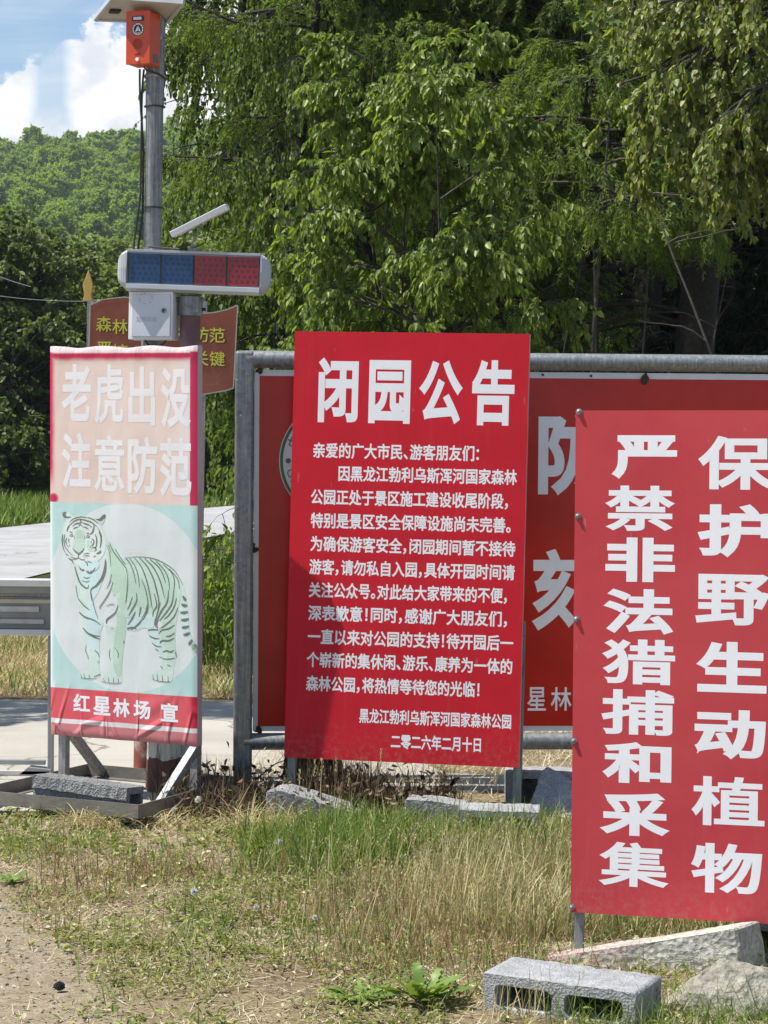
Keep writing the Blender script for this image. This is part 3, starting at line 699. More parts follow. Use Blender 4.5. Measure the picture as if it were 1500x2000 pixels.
# ------------------------------------------------------------------ the large framed board behind
PB = Plane(-.5990, 9.90, .2260, 3.6, .3, 0.0)
base = PB.w(.9, 0); base[2] = 0
big = thing('fire_board', base, 'wide red enamel board in a grey tube frame behind the other signs', 'sign board')
BW, BH = 2.9, 1.655
M['red_enamel'] = simple('red_enamel', (.50, .015, .011), .16, 0, .12, 5, dirt=(.38, .011, .010), dirt_amt=.5, spec=.3)
M['white_enamel'] = simple('white_enamel', (.68, .70, .74), .25, 0, .08, 9, dirt=(.25, .2, .17), dirt_amt=.35)
M['rust'] = simple('rust', (.06, .032, .024), .9, 0, .4, 60, .5, 90)
r_ = .038
fr = MB()
x0 = .0
fr.tube([PB.w(x0, -.01, 0), PB.w(BW, -.01, 0)], r_ * .98, 20); 
fr.build('rail', M['galv'], big, smooth=True)
fr = MB(); fr.tube([PB.w(x0, BH, 0), PB.w(BW, BH, 0)], r_, 20); fr.build('rail', M['galv'], big, smooth=True)
for a in (-.005, BW):
    p = PB.w(a, BH + .036, 0); qv = PB.w(a, -.24, 0); qv[2] = -.08
    fr = MB(); fr.bar(p, qv, .082, .07, upv=PB.n); o = fr.build('post', M['galv'], big, bevel=.012)
bx0, bx1, bz0, bz1 = .038, BW - .04, .035, BH - .045
pn = MB(); Vb = [(bx0, .0, bz0), (bx1, .0, bz0), (bx1, .0, bz1), (bx0, .0, bz1)]
pn.add(Vb + [(a, .012, b) for a, _, b in Vb], [(0, 1, 2, 3), (7, 6, 5, 4), (0, 4, 5, 1), (3, 2, 6, 7), (0, 3, 7, 4), (1, 5, 6, 2)], 0)
ib = .022
Vr = [(bx0 + ib, -.0015, bz0 + ib), (bx1 - ib, -.0015, bz0 + ib), (bx1 - ib, -.0015, bz1 - ib * 1.2), (bx0 + ib, -.0015, bz1 - ib * 1.2)]
pn.add(Vr, [(0, 1, 2, 3)], 1)
PB.place(pn.build('panel', [M['white_enamel'], M['red_enamel']], fix=False), big)
# emblem
em = MB()
cc = PB.uv(661, 900); er = abs(PB.uv(545, 900)[0] - cc[0])
M['emblem_green'] = simple('emblem_green', (.03, .13, .045), .3)
cw = lambda a, b, h: (a, -h, b)
n = 64; th = np.arange(n) * 2 * math.pi / n
em.add([cw(cc[0] + er * math.cos(t), cc[1] + er * math.sin(t), .003) for t in th], [tuple(range(n))], 0)
for ra, rb in ((.985, .935), (.66, .64)):
    em.add([cw(cc[0] + er * ra * math.cos(t), cc[1] + er * ra * math.sin(t), .0036) for t in th] + [cw(cc[0] + er * rb * math.cos(t), cc[1] + er * rb * math.sin(t), .0036) for t in th], [(i, (i + 1) % n, n + (i + 1) % n, n + i) for i in range(n)], 1)
dc = PB.uv(563, 900)
em.add([cw(dc[0] + .0115 * math.cos(t), dc[1] + .0115 * math.sin(t), .0036) for t in th[::4]], [tuple(range(16))], 1)
def arc_char(ch, ang, rad_, size, flip=False, bold=.0):
    V, F = glyphs(ch, bold); c0 = (V.min(0) + V.max(0)) / 2; P = (V - c0) * size
    t = ang; a = (t - math.pi / 2) if not flip else (t + math.pi / 2)
    ca, sa = math.cos(a), math.sin(a)
    X = cc[0] + rad_ * math.cos(t) + P[:, 0] * ca - P[:, 1] * sa; Z = cc[1] + rad_ * math.sin(t) + P[:, 0] * sa + P[:, 1] * ca
    em.add(np.column_stack([X, -.0036 - V[:, 2], Z]), F, 1)
arc_char('中', R(157.5), er * .82, .055, False, .01)
for k, ch in enumerate('CHINA'): arc_char(ch, R(194 + k * 7.0 - (1.8 if k > 2 else 0)), er * .83, .042, True, .004)
PB.place(em.build('emblem', [M['white_enamel'], M['emblem_green']], fix=False), big)
mb = MB()
for ch, x0_, y0_, x1_, y1_ in (('防', 1052, 806, 1182, 968), ('刻', 1040, 1072, 1164, 1232), ('星', 1030, 1342, 1066, 1388), ('林', 1076, 1342, 1116, 1388)):
    write_px(mb, PB, ch, x0_, y0_, x1_, y1_, .034 if y1_ < 1300 else .012, h=.0018)
PB.place(mb.build('lettering', simple('white_vinyl', (.84, .86, .90), .3, 0, .05, 9), fix=False), big)
for x, y, s_ in ((506, 724, 7), (529, 719, 4), (1260, 737, 9), (1258, 745, 7), (497, 1074, 8), (494, 1066, 6), (505, 1426, 8), (1060, 732, 3), (1154, 734, 3)):
    a = PB.uv(x, y); k = 9; jj = rng.uniform(.6, 1.25, k)
    rs = MB(); rs.add([(a[0] + s_ / 450 * jj[i] * math.cos(i * 2 * math.pi / k), -.0052 - rng.uniform(0, .002), a[1] + s_ / 450 * jj[i] * math.sin(i * 2 * math.pi / k)) for i in range(k)], [tuple(range(k))]); PB.place(rs.build('rust_spot', M['rust'], fix=False), big)


# ------------------------------------------------------------------ scroll shaped brown sign further back
PS = Plane(-1.862, 14.2, 1.70, 2.0, -.2, 0.0)
def su(x, y): return PS.uv(x, y)
base = PS.w(.4, 0); base[2] = 0
scroll = thing('scroll_sign', base, 'brown flag shaped fire warning sign with yellow lettering and a gold spear finial', 'sign')
top = [(176, 596), (200, 585), (243, 580), (262, 583), (300, 600), (345, 612), (385, 613), (420, 610), (445, 604), (464, 596)]
bot = [(456, 758), (440, 763), (400, 770), (360, 768), (300, 752), (260, 742), (200, 735), (172, 738)]
out_ = [su(*p) for p in top + bot]
M['scroll_brown'] = simple('brown_scroll_print', (.26, .065, .032), .5, 0, .18, 6, dirt=(.33, .12, .07), dirt_amt=.4)
M['gold'] = simple('gold_paint', (.56, .36, .10), .45, .2, .12, 14)
M['yellow_letter'] = simple('yellow_letters', (.62, .56, .06), .5, 0, .1, 14)
M['letter_shadow'] = simple('dark_letter_edges', (.05, .016, .01), .6)
M['pale_rim'] = simple('pale_board_rim', (.45, .42, .38), .6)
M['crack'] = simple('pale_crack_lines', (.36, .17, .11), .6)
mb = MB(); tri = tessellate_polygon([[Vector((p[0], p[1], 0)) for p in out_]])
n = len(out_)
mb.add([(p[0], 0, p[1]) for p in out_] + [(p[0], .025, p[1]) for p in out_], [tuple(t) for t in tri], 0)
mb.add([(p[0], .025, p[1]) for p in out_], [tuple(t)[::-1] for t in tri], 1)
mb.add([(p[0], 0, p[1]) for p in out_] + [(p[0], .025, p[1]) for p in out_], [(i, (i + 1) % n, n + (i + 1) % n, n + i) for i in range(n)], 1)
for i in range(n):                       # thin pale lip round the outline
    a, b = np.array(out_[i]), np.array(out_[(i + 1) % n]); stroke(mb, [a, b], [.007, .007], .002, 1)
for _ in range(16):
    p = np.array([rng.uniform(.03, .86), rng.uniform(.02, .40)]); pts = [p]
    d = rng.uniform(0, 6.28)
    for _k in range(4): d += rng.uniform(-.8, .8); p = p + .04 * np.array([math.cos(d), .6 * math.sin(d)]); pts.append(p)
    if all(.02 < t[0] < .86 and .03 < t[1] < .40 for t in pts): stroke(mb, pts, [.0025, .002], .0015, 2)
PS.place(mb.build('board', [M['scroll_brown'], M['pale_rim'], M['crack']], fix=False), scroll)
mb = MB()
for (dx, dy, h, mi) in ((1.6, 1.8, .002, 1), (0, 0, .004, 0)):
    for k, ch in enumerate('森林防火重在防范'):
        x = 188 + k * 31.6; y = 618 + (k / 7.0) * 22 + (4 * math.sin(k / 7 * math.pi))
        write_px(mb, PS, ch, x + dx, y + dy, x + 30 + dx, y + 30 + dy, .012, h, mi=mi)
    for k, ch in enumerate('严控火源管理关键'):
        x = 188 + k * 31.6; y = 667 + (k / 7.0) * 19 + (4 * math.sin(k / 7 * math.pi))
        write_px(mb, PS, ch, x + dx, y + dy, x + 30 + dx, y + 30 + dy, .012, h, mi=mi)
PS.place(mb.build('lettering', [M['yellow_letter'], M['letter_shadow']], fix=False), scroll)
for px in (171, 392):
    p = at(px, 588, 14.24); po = MB(); po.bar((p[0], 14.25, -.05), (p[0] + .02, 14.25, p[2]), .042, .042); po.build('post', M['steel_old'], scroll)
p0 = at(171.5, 588, 14.25)
def spear(dx, dz): return (p0[0] + dx / 313, 14.235, p0[2] + dz / 313)
prof = [(-9, 0), (-9, 3), (-6.5, 12), (-9.5, 29), (-9, 33), (1.5, 61), (10, 33), (10, 28), (7, 12), (8.5, 3), (8.5, 0)]
MB().prism([spear(*p) for p in prof], (0, .03, 0)).build('finial', M['gold'], scroll, bevel=.003)

# ------------------------------------------------------------------ the tall pole with its cable
yp = 10.15
pa, pb_ = at(281, 1530, yp), at(306.5, -60, yp); pa[2] = -.1
pole_top = pa + (pb_ - pa) * 1.9
pole = thing('camera_pole', (pa[0], pa[1], 0), 'tall grey galvanised pole with black cables tied along it', 'pole')
def on_pole(py): 
    a = at(281, 1530, yp); b = at(306.5, -60, yp); t = (1530 - py) / 1590; return a + (b - a) * t
mb = MB(); pts = [pa, on_pole(1200), on_pole(480)]; mb.tube(pts, [.046, .045, .043], 24)
mb.tube([on_pole(480.0), on_pole(205)], [.0385, .0385], 24); mb.tube([on_pole(205), on_pole(-60), pole_top], [.041, .041, .038], 24)
mb.build('shaft', M['galv_pole'], pole, smooth=True)
M['stump_paint'] = None
mb = MB(); mb.tube([pa, on_pole(1500), on_pole(1395)], [.0475, .0474, .0472], 24); 
M['red_foot'] = simple('flaking_red_paint', (.22, .06, .045), .8, 0, .3, 18, dirt=(.6, .58, .55), dirt_amt=.8)
mb.build('painted_foot', M['red_foot'], pole, smooth=True)
side = np.array([-1, -.35, 0]); side = unit(side)
for k, off in enumerate((0, .011)):
    cb = MB(); pts = []
    for i, py in enumerate(range(135, 505, 20)):
        sag = .012 * math.sin((py - 135) / 360 * math.pi * 2.0 + .4 + k) + (.03 * ((py - 300) / 200) if py > 300 else 0) * .6
        pts.append(on_pole(py) + side * (.047 + off + max(0, sag)))
    cb.tube(pts, .0055, 6); cb.build('cable', M['black'], pole, smooth=True)
for py in (206, 402):
    tb = MB(); tb.tube([on_pole(py) - np.array([0, 0, .003]), on_pole(py) + np.array([0, 0, .003])], .0475, 20); tb.build('cable_tie', M['black'], pole)

# orange solar voice alarm on the pole
c0 = on_pole(82) + np.array([-.045, -.075, 0])
alarm = thing('voice_alarm', (c0[0], c0[1], c0[2] - .12), 'orange metal alarm box with speaker holes and a solar panel, strapped on the grey pole', 'alarm box')
yaw = R(20); ax = np.array([[math.cos(yaw), math.sin(yaw), 0], [-math.sin(yaw), math.cos(yaw), 0], [0, 0, 1]])
ax = np.array([[math.cos(-yaw), math.sin(-yaw), 0], [-math.sin(-yaw), math.cos(-yaw), 0], [0, 0, 1]])
hx, hy, hz = .056, .052, .114
def AB(a, b, c_): return c0 + ax[0] * a + ax[1] * b + ax[2] * c_
MB().box(c0, (hx, hy, hz), ax).build('box', M['orange'], alarm, bevel=.003)
lid = MB(); lid.box(AB(0, -hy - .003, 0), (hx + .002, .003, hz + .002), ax); lid.build('front_cover', M['orange'], alarm, bevel=.0015)
fy = -hy - .0065
wd = MB(); wd.box(AB(.0, fy - .002, .082), (.027, .002, .010), ax, mi=0)
for k in range(5): wd.box(AB(-.016 + k * .008, fy - .005, .082), (.0028, .002, .006), ax, mi=1)
wd.build('sensor_window', [M['black'], M['white_paint']], alarm)
lg = MB(); nf = -ax[1]
lg.disc(AB(0, fy - .0006, .036), .0285, nf, 28, 0); lg.disc(AB(0, fy - .0012, .036), .0285, nf, 28, 1, .026); lg.disc(AB(0, fy - .0012, .036), .0205, nf, 28, 1)
for pts in ([(-.013, -.012), (-.001, .014), (.001, -.006)], [(.002, .016), (.014, -.012), (.004, -.008)], [(-.014, -.015), (.014, -.016), (.010, -.018), (-.010, -.018)]):
    lg.add([AB(a, fy - .0020, .036 + b) for a, b in pts], [tuple(range(len(pts)))], 0)
for k in range(12):
    t = k * 2 * math.pi / 12; lg.disc(AB(.0233 * math.cos(t), fy - .0014, .036 + .0233 * math.sin(t)), .0018, nf, 8, 1)
lg.build('round_badge', [M['white_paint'], M['black']], alarm, fix=False)
sp = MB(); 
for rr, kk in ((0, 1), (.007, 6), (.0135, 12), (.0195, 18)):
    for k in range(kk):
        t = k * 2 * math.pi / kk; sp.disc(AB(rr * math.cos(t), fy - .001, -.028 + rr * math.sin(t)), .0022, nf, 8, 0)
sp.disc(AB(0, fy - .0008, -.028), .0235, nf, 28, 1, .0222)
sp.box(AB(0, fy - .001, -.072), (.013, .0008, .0025), ax)
sp.build('speaker_grille', [simple('dark_orange_holes', (.16, .012, .005), .7), simple('orange_rim', (.5, .04, .01), .5)], alarm, fix=False)
bt = MB(); bt.tube([AB(0, fy, -.096), AB(0, fy - .008, -.096)], [.0085, .0075], 16); bt.build('button', simple('milky_lens', (.85, .82, .8), .2), alarm, smooth=False)
pl_ = MB(); pl_.box(AB(hx + .0008, .005, -.085), (.0008, .022, .018), ax); pl_.build('rating_plate', simple('grey_plate', (.12, .1, .1), .4), alarm)
for py in (26, 70, 148):
    st_ = MB(); st_.tube([on_pole(py) - np.array([0, 0, .006]), on_pole(py) + np.array([0, 0, .006])], .0478, 24); 
    if py != 148: st_.bar(on_pole(py) + np.array([.03, -.03, 0]), AB(hx - .01, hy - .005, (hz - .03) if py == 26 else 0), .012, .01)
    st_.build('strap', M['galv'], alarm)
# its solar panel, seen from below: near edge high, far edge low
A_, B_, C_, D_ = at(186, 38, 10.22), at(326, 43, 10.18), at(358, 6, 9.97), at(220, -4, 10.0)
nrm = unit(np.cross(B_ - A_, D_ - A_)); nrm = nrm if nrm[2] > 0 else -nrm
mb = MB(); mb.prism([A_, B_, C_, D_], nrm * .018); mb.build('solar_panel', simple('panel_backing', (.42, .405, .38), .5, 0, .05, 20), alarm)
mb = MB()
for a, b in ((A_, B_), (B_, C_), (C_, D_), (D_, A_)): mb.bar(a + nrm * .006, b + nrm * .006, .014, .026, upv=nrm)
mb.build('panel_frame', M['white_plastic'], alarm)
jb = MB(); cj = A_ * .52 + D_ * .48 + (B_ - A_) * .16 - nrm * .008; jb.box(cj, (.024, .014, .007), (unit(B_ - A_), unit(D_ - A_), nrm)); jb.build('junction_box', M['black'], alarm, bevel=.002)
cb = MB(); p1 = on_pole(10) + np.array([-.04, -.05, .03]); cb.tube([cj, cj * .6 + p1 * .4 - np.array([0, 0, .012]), p1, on_pole(25) + np.array([-.05, -.06, .02])], .004, 6); cb.build('cable', M['black'], alarm)
bk = MB(); bk.prism([at(248, 44, 10.12), at(262, 46, 10.1), at(281, 20, 10.06), at(281, -40, 10.04), at(270, -40, 10.06)], (.05, .03, 0)); bk.build('bracket', M['orange'], alarm)
cb = MB(); cb.tube([AB(-.01, .02, -hz), AB(0, .03, -hz - .015), on_pole(150) + np.array([.02, -.05, .01]), on_pole(152) + np.array([.045, -.02, 0.0])], .004, 6); cb.build('cable', M['black'], alarm, smooth=True)

# white control cabinet
k0, k1 = at(258, 578, 10.0), at(344, 664, 10.0)
yaw = R(-11); ax2 = np.array([[math.cos(yaw), math.sin(yaw), 0], [-math.sin(yaw), math.cos(yaw), 0], [0, 0, 1]])
ax2[2] = unit(np.array([.008, 0, 1])); 
cx_, cz_ = (k0[0] + k1[0]) / 2 - .006, (at(290, 570, 10)[2] + k1[2]) / 2
cab_c = np.array([cx_, 10.045, cz_]); hx, hy, hz = .1, .05, (at(290, 570, 10)[2] - k1[2]) / 2
cab = thing('control_cabinet', (cx_, 10.0, cz_ - hz), 'white metal control box with a round lock under the light bar', 'cabinet')
def CB(a, b, c_): return cab_c + ax2[0] * a + ax2[1] * b + ax2[2] * c_
MB().box(cab_c, (hx, hy, hz), ax2).build('body', M['white_paint'], cab, bevel=.003)
MB().box(CB(.004, -hy - .004, .001), (hx - .012, .004, hz - .012), ax2).build('door', simple('greyish_door_paint', (.60, .62, .66), .4, 0, .05, 8, dirt=(.5, .42, .33), dirt_amt=.15), cab, bevel=.002)
lk = MB(); lk.tube([CB(.062, -hy - .008, .022), CB(.062, -hy - .013, .022)], [.0125, .011], 18, mi=0); lk.disc(CB(.062, -hy - .0135, .022), .006, -ax2[1], 14, 1); lk.build('lock', [M['galv'], M['black']], cab)
mb = MB(); V, F = glyphs('监控设备', .012)
a, b = V.min(0), V.max(0)
mb.add([CB(-.062 + (x - a[0]) / (b[0] - a[0]) * .094, -hy - .0087 - _z, -.026 + (y - a[1]) / (b[1] - a[1]) * .023) for x, y, _z in V], F)
mb.build('faded_lettering', simple('faded_blue_letters', (.42, .46, .56), .5), cab, fix=False)
mb = MB()
for k in range(14):
    t = k / 14 * 2 * math.pi; 
    if rng.random() < .75: mb.disc(CB(-.02 + .03 * math.cos(t), -hy - .0086, .075 + .022 * math.sin(t)), rng.uniform(.002, .0045), -ax2[1], 7, 0)
mb.build('worn_emblem', simple('worn_grey_print', (.36, .39, .45), .5), cab, fix=False)
for _z, _p in ((.04, 590), (-.04, 640)): MB().bar(CB(-.02, hy, _z), on_pole(_p), .03, .02).build('bracket', M['galv'], cab)
mb = MB(); mb.tube([CB(-.04, .01, -hz), CB(-.03, .02, -hz - .02), CB(.0, .03, -hz - .03), CB(.04, .02, -hz - .016), CB(.055, .01, -hz)], .005, 7); mb.build('cable', M['black'], cab, smooth=True)

# ------------------------------------------------------------------ warning light bar on its maroon pole
yl = 10.05
def on_lp(py):
    a = at(358, 1530, yl); b = at(372, 600, yl); t = (1530 - py) / 930; return a + (b - a) * t
lt = thing('warning_light', (on_lp(1555)[0], yl, 0), 'police style light bar with two blue and two red lenses on a maroon pole', 'warning light')
mb = MB(); p = on_lp(1555); p[2] = -.1; mb.tube([p, on_lp(1000), on_lp(590)], .0455, 22)
mb.build('pole', simple('maroon_paint', (.17, .075, .085), .65, 0, .2, 18, dirt=(.30, .25, .26), dirt_amt=.7), lt, smooth=True)
mb = MB(); mb.tube([on_lp(617), on_lp(580)], [.0535, .0535], 24); mb.tube([on_lp(581), on_lp(577)], [.053, .040], 24); mb.build('sleeve', M['galv'], lt, smooth=False)
for s_ in (-1, 1):
    mb = MB(); pz = on_lp(586) + np.array([.052 * s_, -.02, 0]); mb.tube([pz, pz + np.array([.014 * s_, -.004, 0])], .007, 8); mb.build('bolt', M['galv'], lt)
mb = MB(); pz = on_lp(597) + np.array([-.004, -.052, 0]); mb.tube([pz, pz + np.array([0, -.012, 0])], .008, 8); mb.build('bolt', M['galv'], lt)
mb = MB(); pz = on_lp(604) + np.array([.05, -.005, 0]); mb.tube([pz, pz + np.array([.018, 0, 0])], .007, 8); mb.build('bolt', M['dark'], lt)
# the bar: front face corner fits
PL = Plane(*(lambda p: (p[0], p[1], p[2]))(at(249, 553, 9.99)), -2, -1.4, 0.0)
LW = PL.uv(505, 575)[0]; LH = PL.uv(246, 493)[1]
hb = MB(); D = .10
def LB(a, b, h): return PL.w(a, b, h)
# profile of the extruded housing (depth, height): lip under the lenses sticks forward
prf = [(.0, .0), (.022, -.004), (.024, -.022), (.0, -.034), (-D, -.030), (-D, LH + .008), (-D * .3, LH + .018), (.012, LH + .014), (.012, LH + .004), (.0, LH + .002)]
k = len(prf); hb.add([LB(-.004, b, a) for a, b in prf] + [LB(LW + .004, b, a) for a, b in prf], [(i, (i + 1) % k, k + (i + 1) % k, k + i) for i in range(k)] + [tuple(range(k))[::-1], tuple(range(k, 2 * k))])
hb.build('housing', M['white_plastic'], lt)
for s_, x in ((-1, -.004), (1, LW + .004)):
    eb = MB(); rings = []
    for j, (off, sc) in enumerate(((0, 1.0), (.009, .99), (.010, .95), (.018, .93), (.019, .89), (.027, .85), (.028, .80), (.036, .70), (.041, .56), (.044, .38))):
        c_ = LH / 2 - .008
        rings.append([LB(x + s_ * off, c_ + (b - c_) * sc, -D / 2 + .01 + (a + D / 2 - .01) * sc) for a, b in [(.0, -.02), (.012, .0), (.016, LH * .5), (.012, LH), (0, LH + .01), (-D * .8, LH + .012), (-D, LH * .5), (-D * .8, -.026)]])
    kk = 8; eb.add(sum(rings, []), [(i * kk + j, i * kk + (j + 1) % kk, (i + 1) * kk + (j + 1) % kk, (i + 1) * kk + j) for i in range(len(rings) - 1) for j in range(kk)] + [tuple((len(rings) - 1) * kk + j for j in range(kk))])
    eb.build('end_cap', M['white_plastic'], lt, bevel=.001)
lw = LW / 4
for k in range(4):
    ln = MB(); a0, a1 = k * lw + .003, (k + 1) * lw - .001; z0, z1 = .004, LH - .003
    ln.prism([LB(a0, z0, .0005), LB(a1, z0, .0005), LB(a1, z1, .0005), LB(a0, z1, .0005)], PL.n * .006, 0)
    for i in range(5):
        for j in range(5):
            x = a0 + (a1 - a0) * (.14 + .18 * i + (.04 if j % 2 else -.02)); z = z0 + (z1 - z0) * (.14 + .18 * j)
            ln.disc(LB(x, z, .0068), .0062, PL.n, 12, 1)
    for x in (a0, a1): ln.bar(LB(x, z0, .0068), LB(x, z1, .0068), .003, .004, upv=PL.n, mi=2)
    kind = 'blue' if k < 2 else 'red'
    ln.build('lens', [M[kind + '_lens'], M[kind + '_led'], M['black']], lt, fix=False)
# small solar panel tilted above the bar
mb = MB(); a_, b_, c_ = at(336, 464, 9.95), at(445, 409, 9.95), at(338, 456, 10.14)
ex = unit(b_ - a_); dp = np.array([.0, .17, .016]); nn_ = unit(np.cross(ex, dp)); nn_ = nn_ if nn_[2] > 0 else -nn_
mb.prism([a_, b_, b_ + dp, a_ + dp], nn_ * .027); o = mb.build('solar_panel', M['white_paint'], lt, bevel=.002)
mb = MB(); mb.prism([a_ + nn_ * .0275 + ex * .008 + dp * .05, b_ + nn_ * .0275 - ex * .008 + dp * .05, b_ + nn_ * .0275 - ex * .008 + dp * .95, a_ + nn_ * .0275 + ex * .008 + dp * .95], nn_ * .001); mb.build('solar_cells', simple('dark_solar_cells', (.012, .016, .04), .15), lt)
mb = MB(); m0 = PL.w(PL.uv(376, 492)[0], LH + .018, -.045)
mb.box(m0 + np.array([0, 0, .004]), (.024, .02, .009)); mid = (a_ + b_) / 2 + dp * .5
mb.tube([m0, m0 + np.array([-.01, 0, .03]), mid - nn_ * .002], .0045, 8); mb.build('panel_bracket', M['galv'], lt)
mb = MB(); mb.tube([m0 + np.array([.0, -.01, .012]), m0 + np.array([-.06, -.01, .008]), m0 + np.array([-.11, 0, .012]), m0 + np.array([-.2, 0, .018])], .0042, 6)
mb.tube([m0 + np.array([.0, -.01, .012]), m0 + np.array([.05, 0, .04]), mid + ex * .05 - nn_ * .004], .003, 6); mb.build('cable', M['black'], lt, smooth=True)

# ------------------------------------------------------------------ painted wooden stub post
ps = gnd(330, 1560); ps[1] = 9.86; ps[0] = at(328, 1500, 9.86)[0]
stub = thing('wooden_post', (ps[0], ps[1], 0), 'thick cracked wooden stub post, white above and maroon below, behind the tiger board', 'post')
def wood(name, col, d2, amt):
    m_, n_, p = newmat(name); t = n_.n('ShaderNodeTexCoord').outputs['Object']
    g = n_.noise(n_.scale(t, (26, 26, 2.2)), 1.4, 6, .7); c_ = n_.mix(n_.m('MULTIPLY', n_.sm(g, .48, .66), amt), col, d2)
    n_.lk(c_, p.inputs['Base Color']); p.inputs['Roughness'].default_value = .85
    bp = n_.n('ShaderNodeBump'); bp.inputs['Strength'].default_value = .8; bp.inputs['Distance'].default_value = .02; n_.lk(g, bp.inputs['Height']); n_.lk(bp.outputs[0], p.inputs['Normal'])
    return m_
def ragged(z0, z1, r0, r1, nm, mat, zj=0):
    mb = MB(); k = 40; V = []; rows = 8
    for i in range(rows + 1):
        f = i / rows
        for j in range(k):
            t = 2 * math.pi * j / k; gr = 1 - .035 * max(0, math.sin(j * 2.7) * math.sin(j * 1.3 + 2)) - (.05 if j in (5, 13, 22, 30, 36) else 0)
            rr = (r0 + (r1 - r0) * f) * gr; z = z0 + (z1 - z0) * f + (zj * (math.sin(j * 1.9) + math.sin(j * .8)) if (i == rows and zj > 0) else 0) 
            V.append((ps[0] + .012 * z + rr * math.cos(t), ps[1] + rr * math.sin(t), z))
    mb.add(V, [(i * k + j, i * k + (j + 1) % k, (i + 1) * k + (j + 1) % k, (i + 1) * k + j) for i in range(rows) for j in range(k)] + [tuple(rows * k + j for j in range(k))])
    return mb.build(nm, mat, stub, smooth=False)
ragged(-.1, .62, .0950, .0920, 'trunk', wood('white_painted_wood', (.62, .62, .60), (.16, .13, .11), 1.0))
ragged(-.1, .148, .0972, .0962, 'maroon_band', wood('maroon_painted_wood', (.13, .06, .055), (.05, .04, .035), .8), .008)

# ------------------------------------------------------------------ grey barrier gate at the left edge
gy = 10.25
gate = thing('barrier_gate', (at(98, 1540, gy)[0], gy, 0), 'grey metal barrier gate reaching in past the left edge beside the tiger board', 'gate')
xr = at(104, 1200, gy)[0]; xl = xr - 2.6
def zz(y): return at(60, y, gy)[2]
M['gate_grey'] = simple('gate_grey_paint', (.27, .285, .28), .45, 0, .12, 5, dirt=(.14, .11, .09), dirt_amt=.4)
M['gate_pale'] = simple('pale_gate_paint', (.56, .56, .54), .45, 0, .1, 8, dirt=(.3, .25, .2), dirt_amt=.4)
def gbar(y0, y1, yd, dep, nm, mat, x0=None, x1=None):
    z0, z1 = zz(y1), zz(y0); x0 = xl if x0 is None else x0; x1 = xr if x1 is None else x1
    return MB().box(((x0 + x1) / 2, gy + yd, (z0 + z1) / 2), ((x1 - x0) / 2, dep / 2, (z1 - z0) / 2)).build(nm, mat, gate, bevel=.002)
gbar(1131, 1144, -.005, .11, 'top_rail', M['gate_pale']); gbar(1144.6, 1158, .0, .07, 'rail', M['gate_grey']); gbar(1166, 1228, .005, .02, 'panel', M['gate_grey'])
gbar(1158.5, 1165.5, .01, .03, 'rail', M['steel_old']); gbar(1228.5, 1240, -.01, .05, 'bottom_rail', M['gate_pale'])
for (y0, y1, xa, xb, mt) in ((1170, 1178, -200, 99, (.50, .45, .33)), (1184, 1195, -200, 77, (.55, .55, .53)), (1209, 1218, -200, 87, (.56, .56, .55))):
    gbar(y0, y1, -.0115, .008, 'strip', simple('gate_strip_paint', mt, .5, 0, .15, 10, dirt=(.25, .22, .18), dirt_amt=.6), at(xa, 1200, gy)[0], at(xb, 1200, gy)[0])
MB().bar((at(100, 1240, gy)[0], gy, zz(1242)), (at(99, 1540, gy)[0], gy, -.05), .026, .03, upv=(0, 1, 0)).build('post', M['gate_grey'], gate, bevel=.003)
gbar(1484, 1493, .0, .025, 'lower_rail', M['gate_grey'], None, xr - .03); gbar(1503, 1511, -.03, .02, 'lower_rail', M['gate_pale'], None, xr - .005)
MB().prism([(xr - .16, gy - .04, 0), (xr + .0, gy - .04, 0), (xr + .0, gy - .04, .035), (xr - .1, gy - .04, .045)], (0, .08, 0)).build('foot', M['gate_grey'], gate)
MB().bar((xl + .02, gy, 0), (xl + .02, gy, zz(1242)), .026, .03, upv=(0, 1, 0)).build('post', M['gate_grey'], gate)

# ------------------------------------------------------------------ ground, paving, road, hill
def hash2(ix, iy, s):
    h = np.sin(ix * 127.1 + iy * 311.7 + s * 74.7) * 43758.5453; return h - np.floor(h)
def vnoise(x, y, s=0):
    x = np.asarray(x, float); y = np.asarray(y, float)
    ix, iy = np.floor(x), np.floor(y); fx, fy = x - ix, y - iy; fx = fx * fx * (3 - 2 * fx); fy = fy * fy * (3 - 2 * fy)
    a, b, c_, d = hash2(ix, iy, s), hash2(ix + 1, iy, s), hash2(ix, iy + 1, s), hash2(ix + 1, iy + 1, s)
    return (a * (1 - fx) + b * fx) * (1 - fy) + (c_ * (1 - fx) + d * fx) * fy
def fbm(x, y, s=0, o=4):
    r = 0; a = .5
    for k in range(o): r = r + a * vnoise(x * 2 ** k, y * 2 ** k, s + k * 7); a *= .5
    return r
def paved_edge(x):            # near edge of the concrete apron
    return 9.45 + np.interp(x, [-3, -1.4, -.8, 0, .6], [-.25, -.15, .1, .35, .6])
def gz(x, y):
    x = np.asarray(x, float); y = np.asarray(y, float)
    near = np.clip((9.35 - y) / .5, 0, 1) * np.clip((y - 0) / 2, 0, 1)
    return (fbm(x * 3, y * 3, 3, 4) - .47) * .035 * near - .006
def sheet(xs, ys, zf):
    X, Y = np.meshgrid(xs, ys); Z = zf(X, Y); nx, ny = len(xs), len(ys)
    V = np.column_stack([X.ravel(), Y.ravel(), Z.ravel()]); i = np.arange(nx - 1)[None, :] + nx * np.arange(ny - 1)[:, None]
    i = i.ravel(); return V, np.column_stack([i, i + 1, i + nx + 1, i + nx])

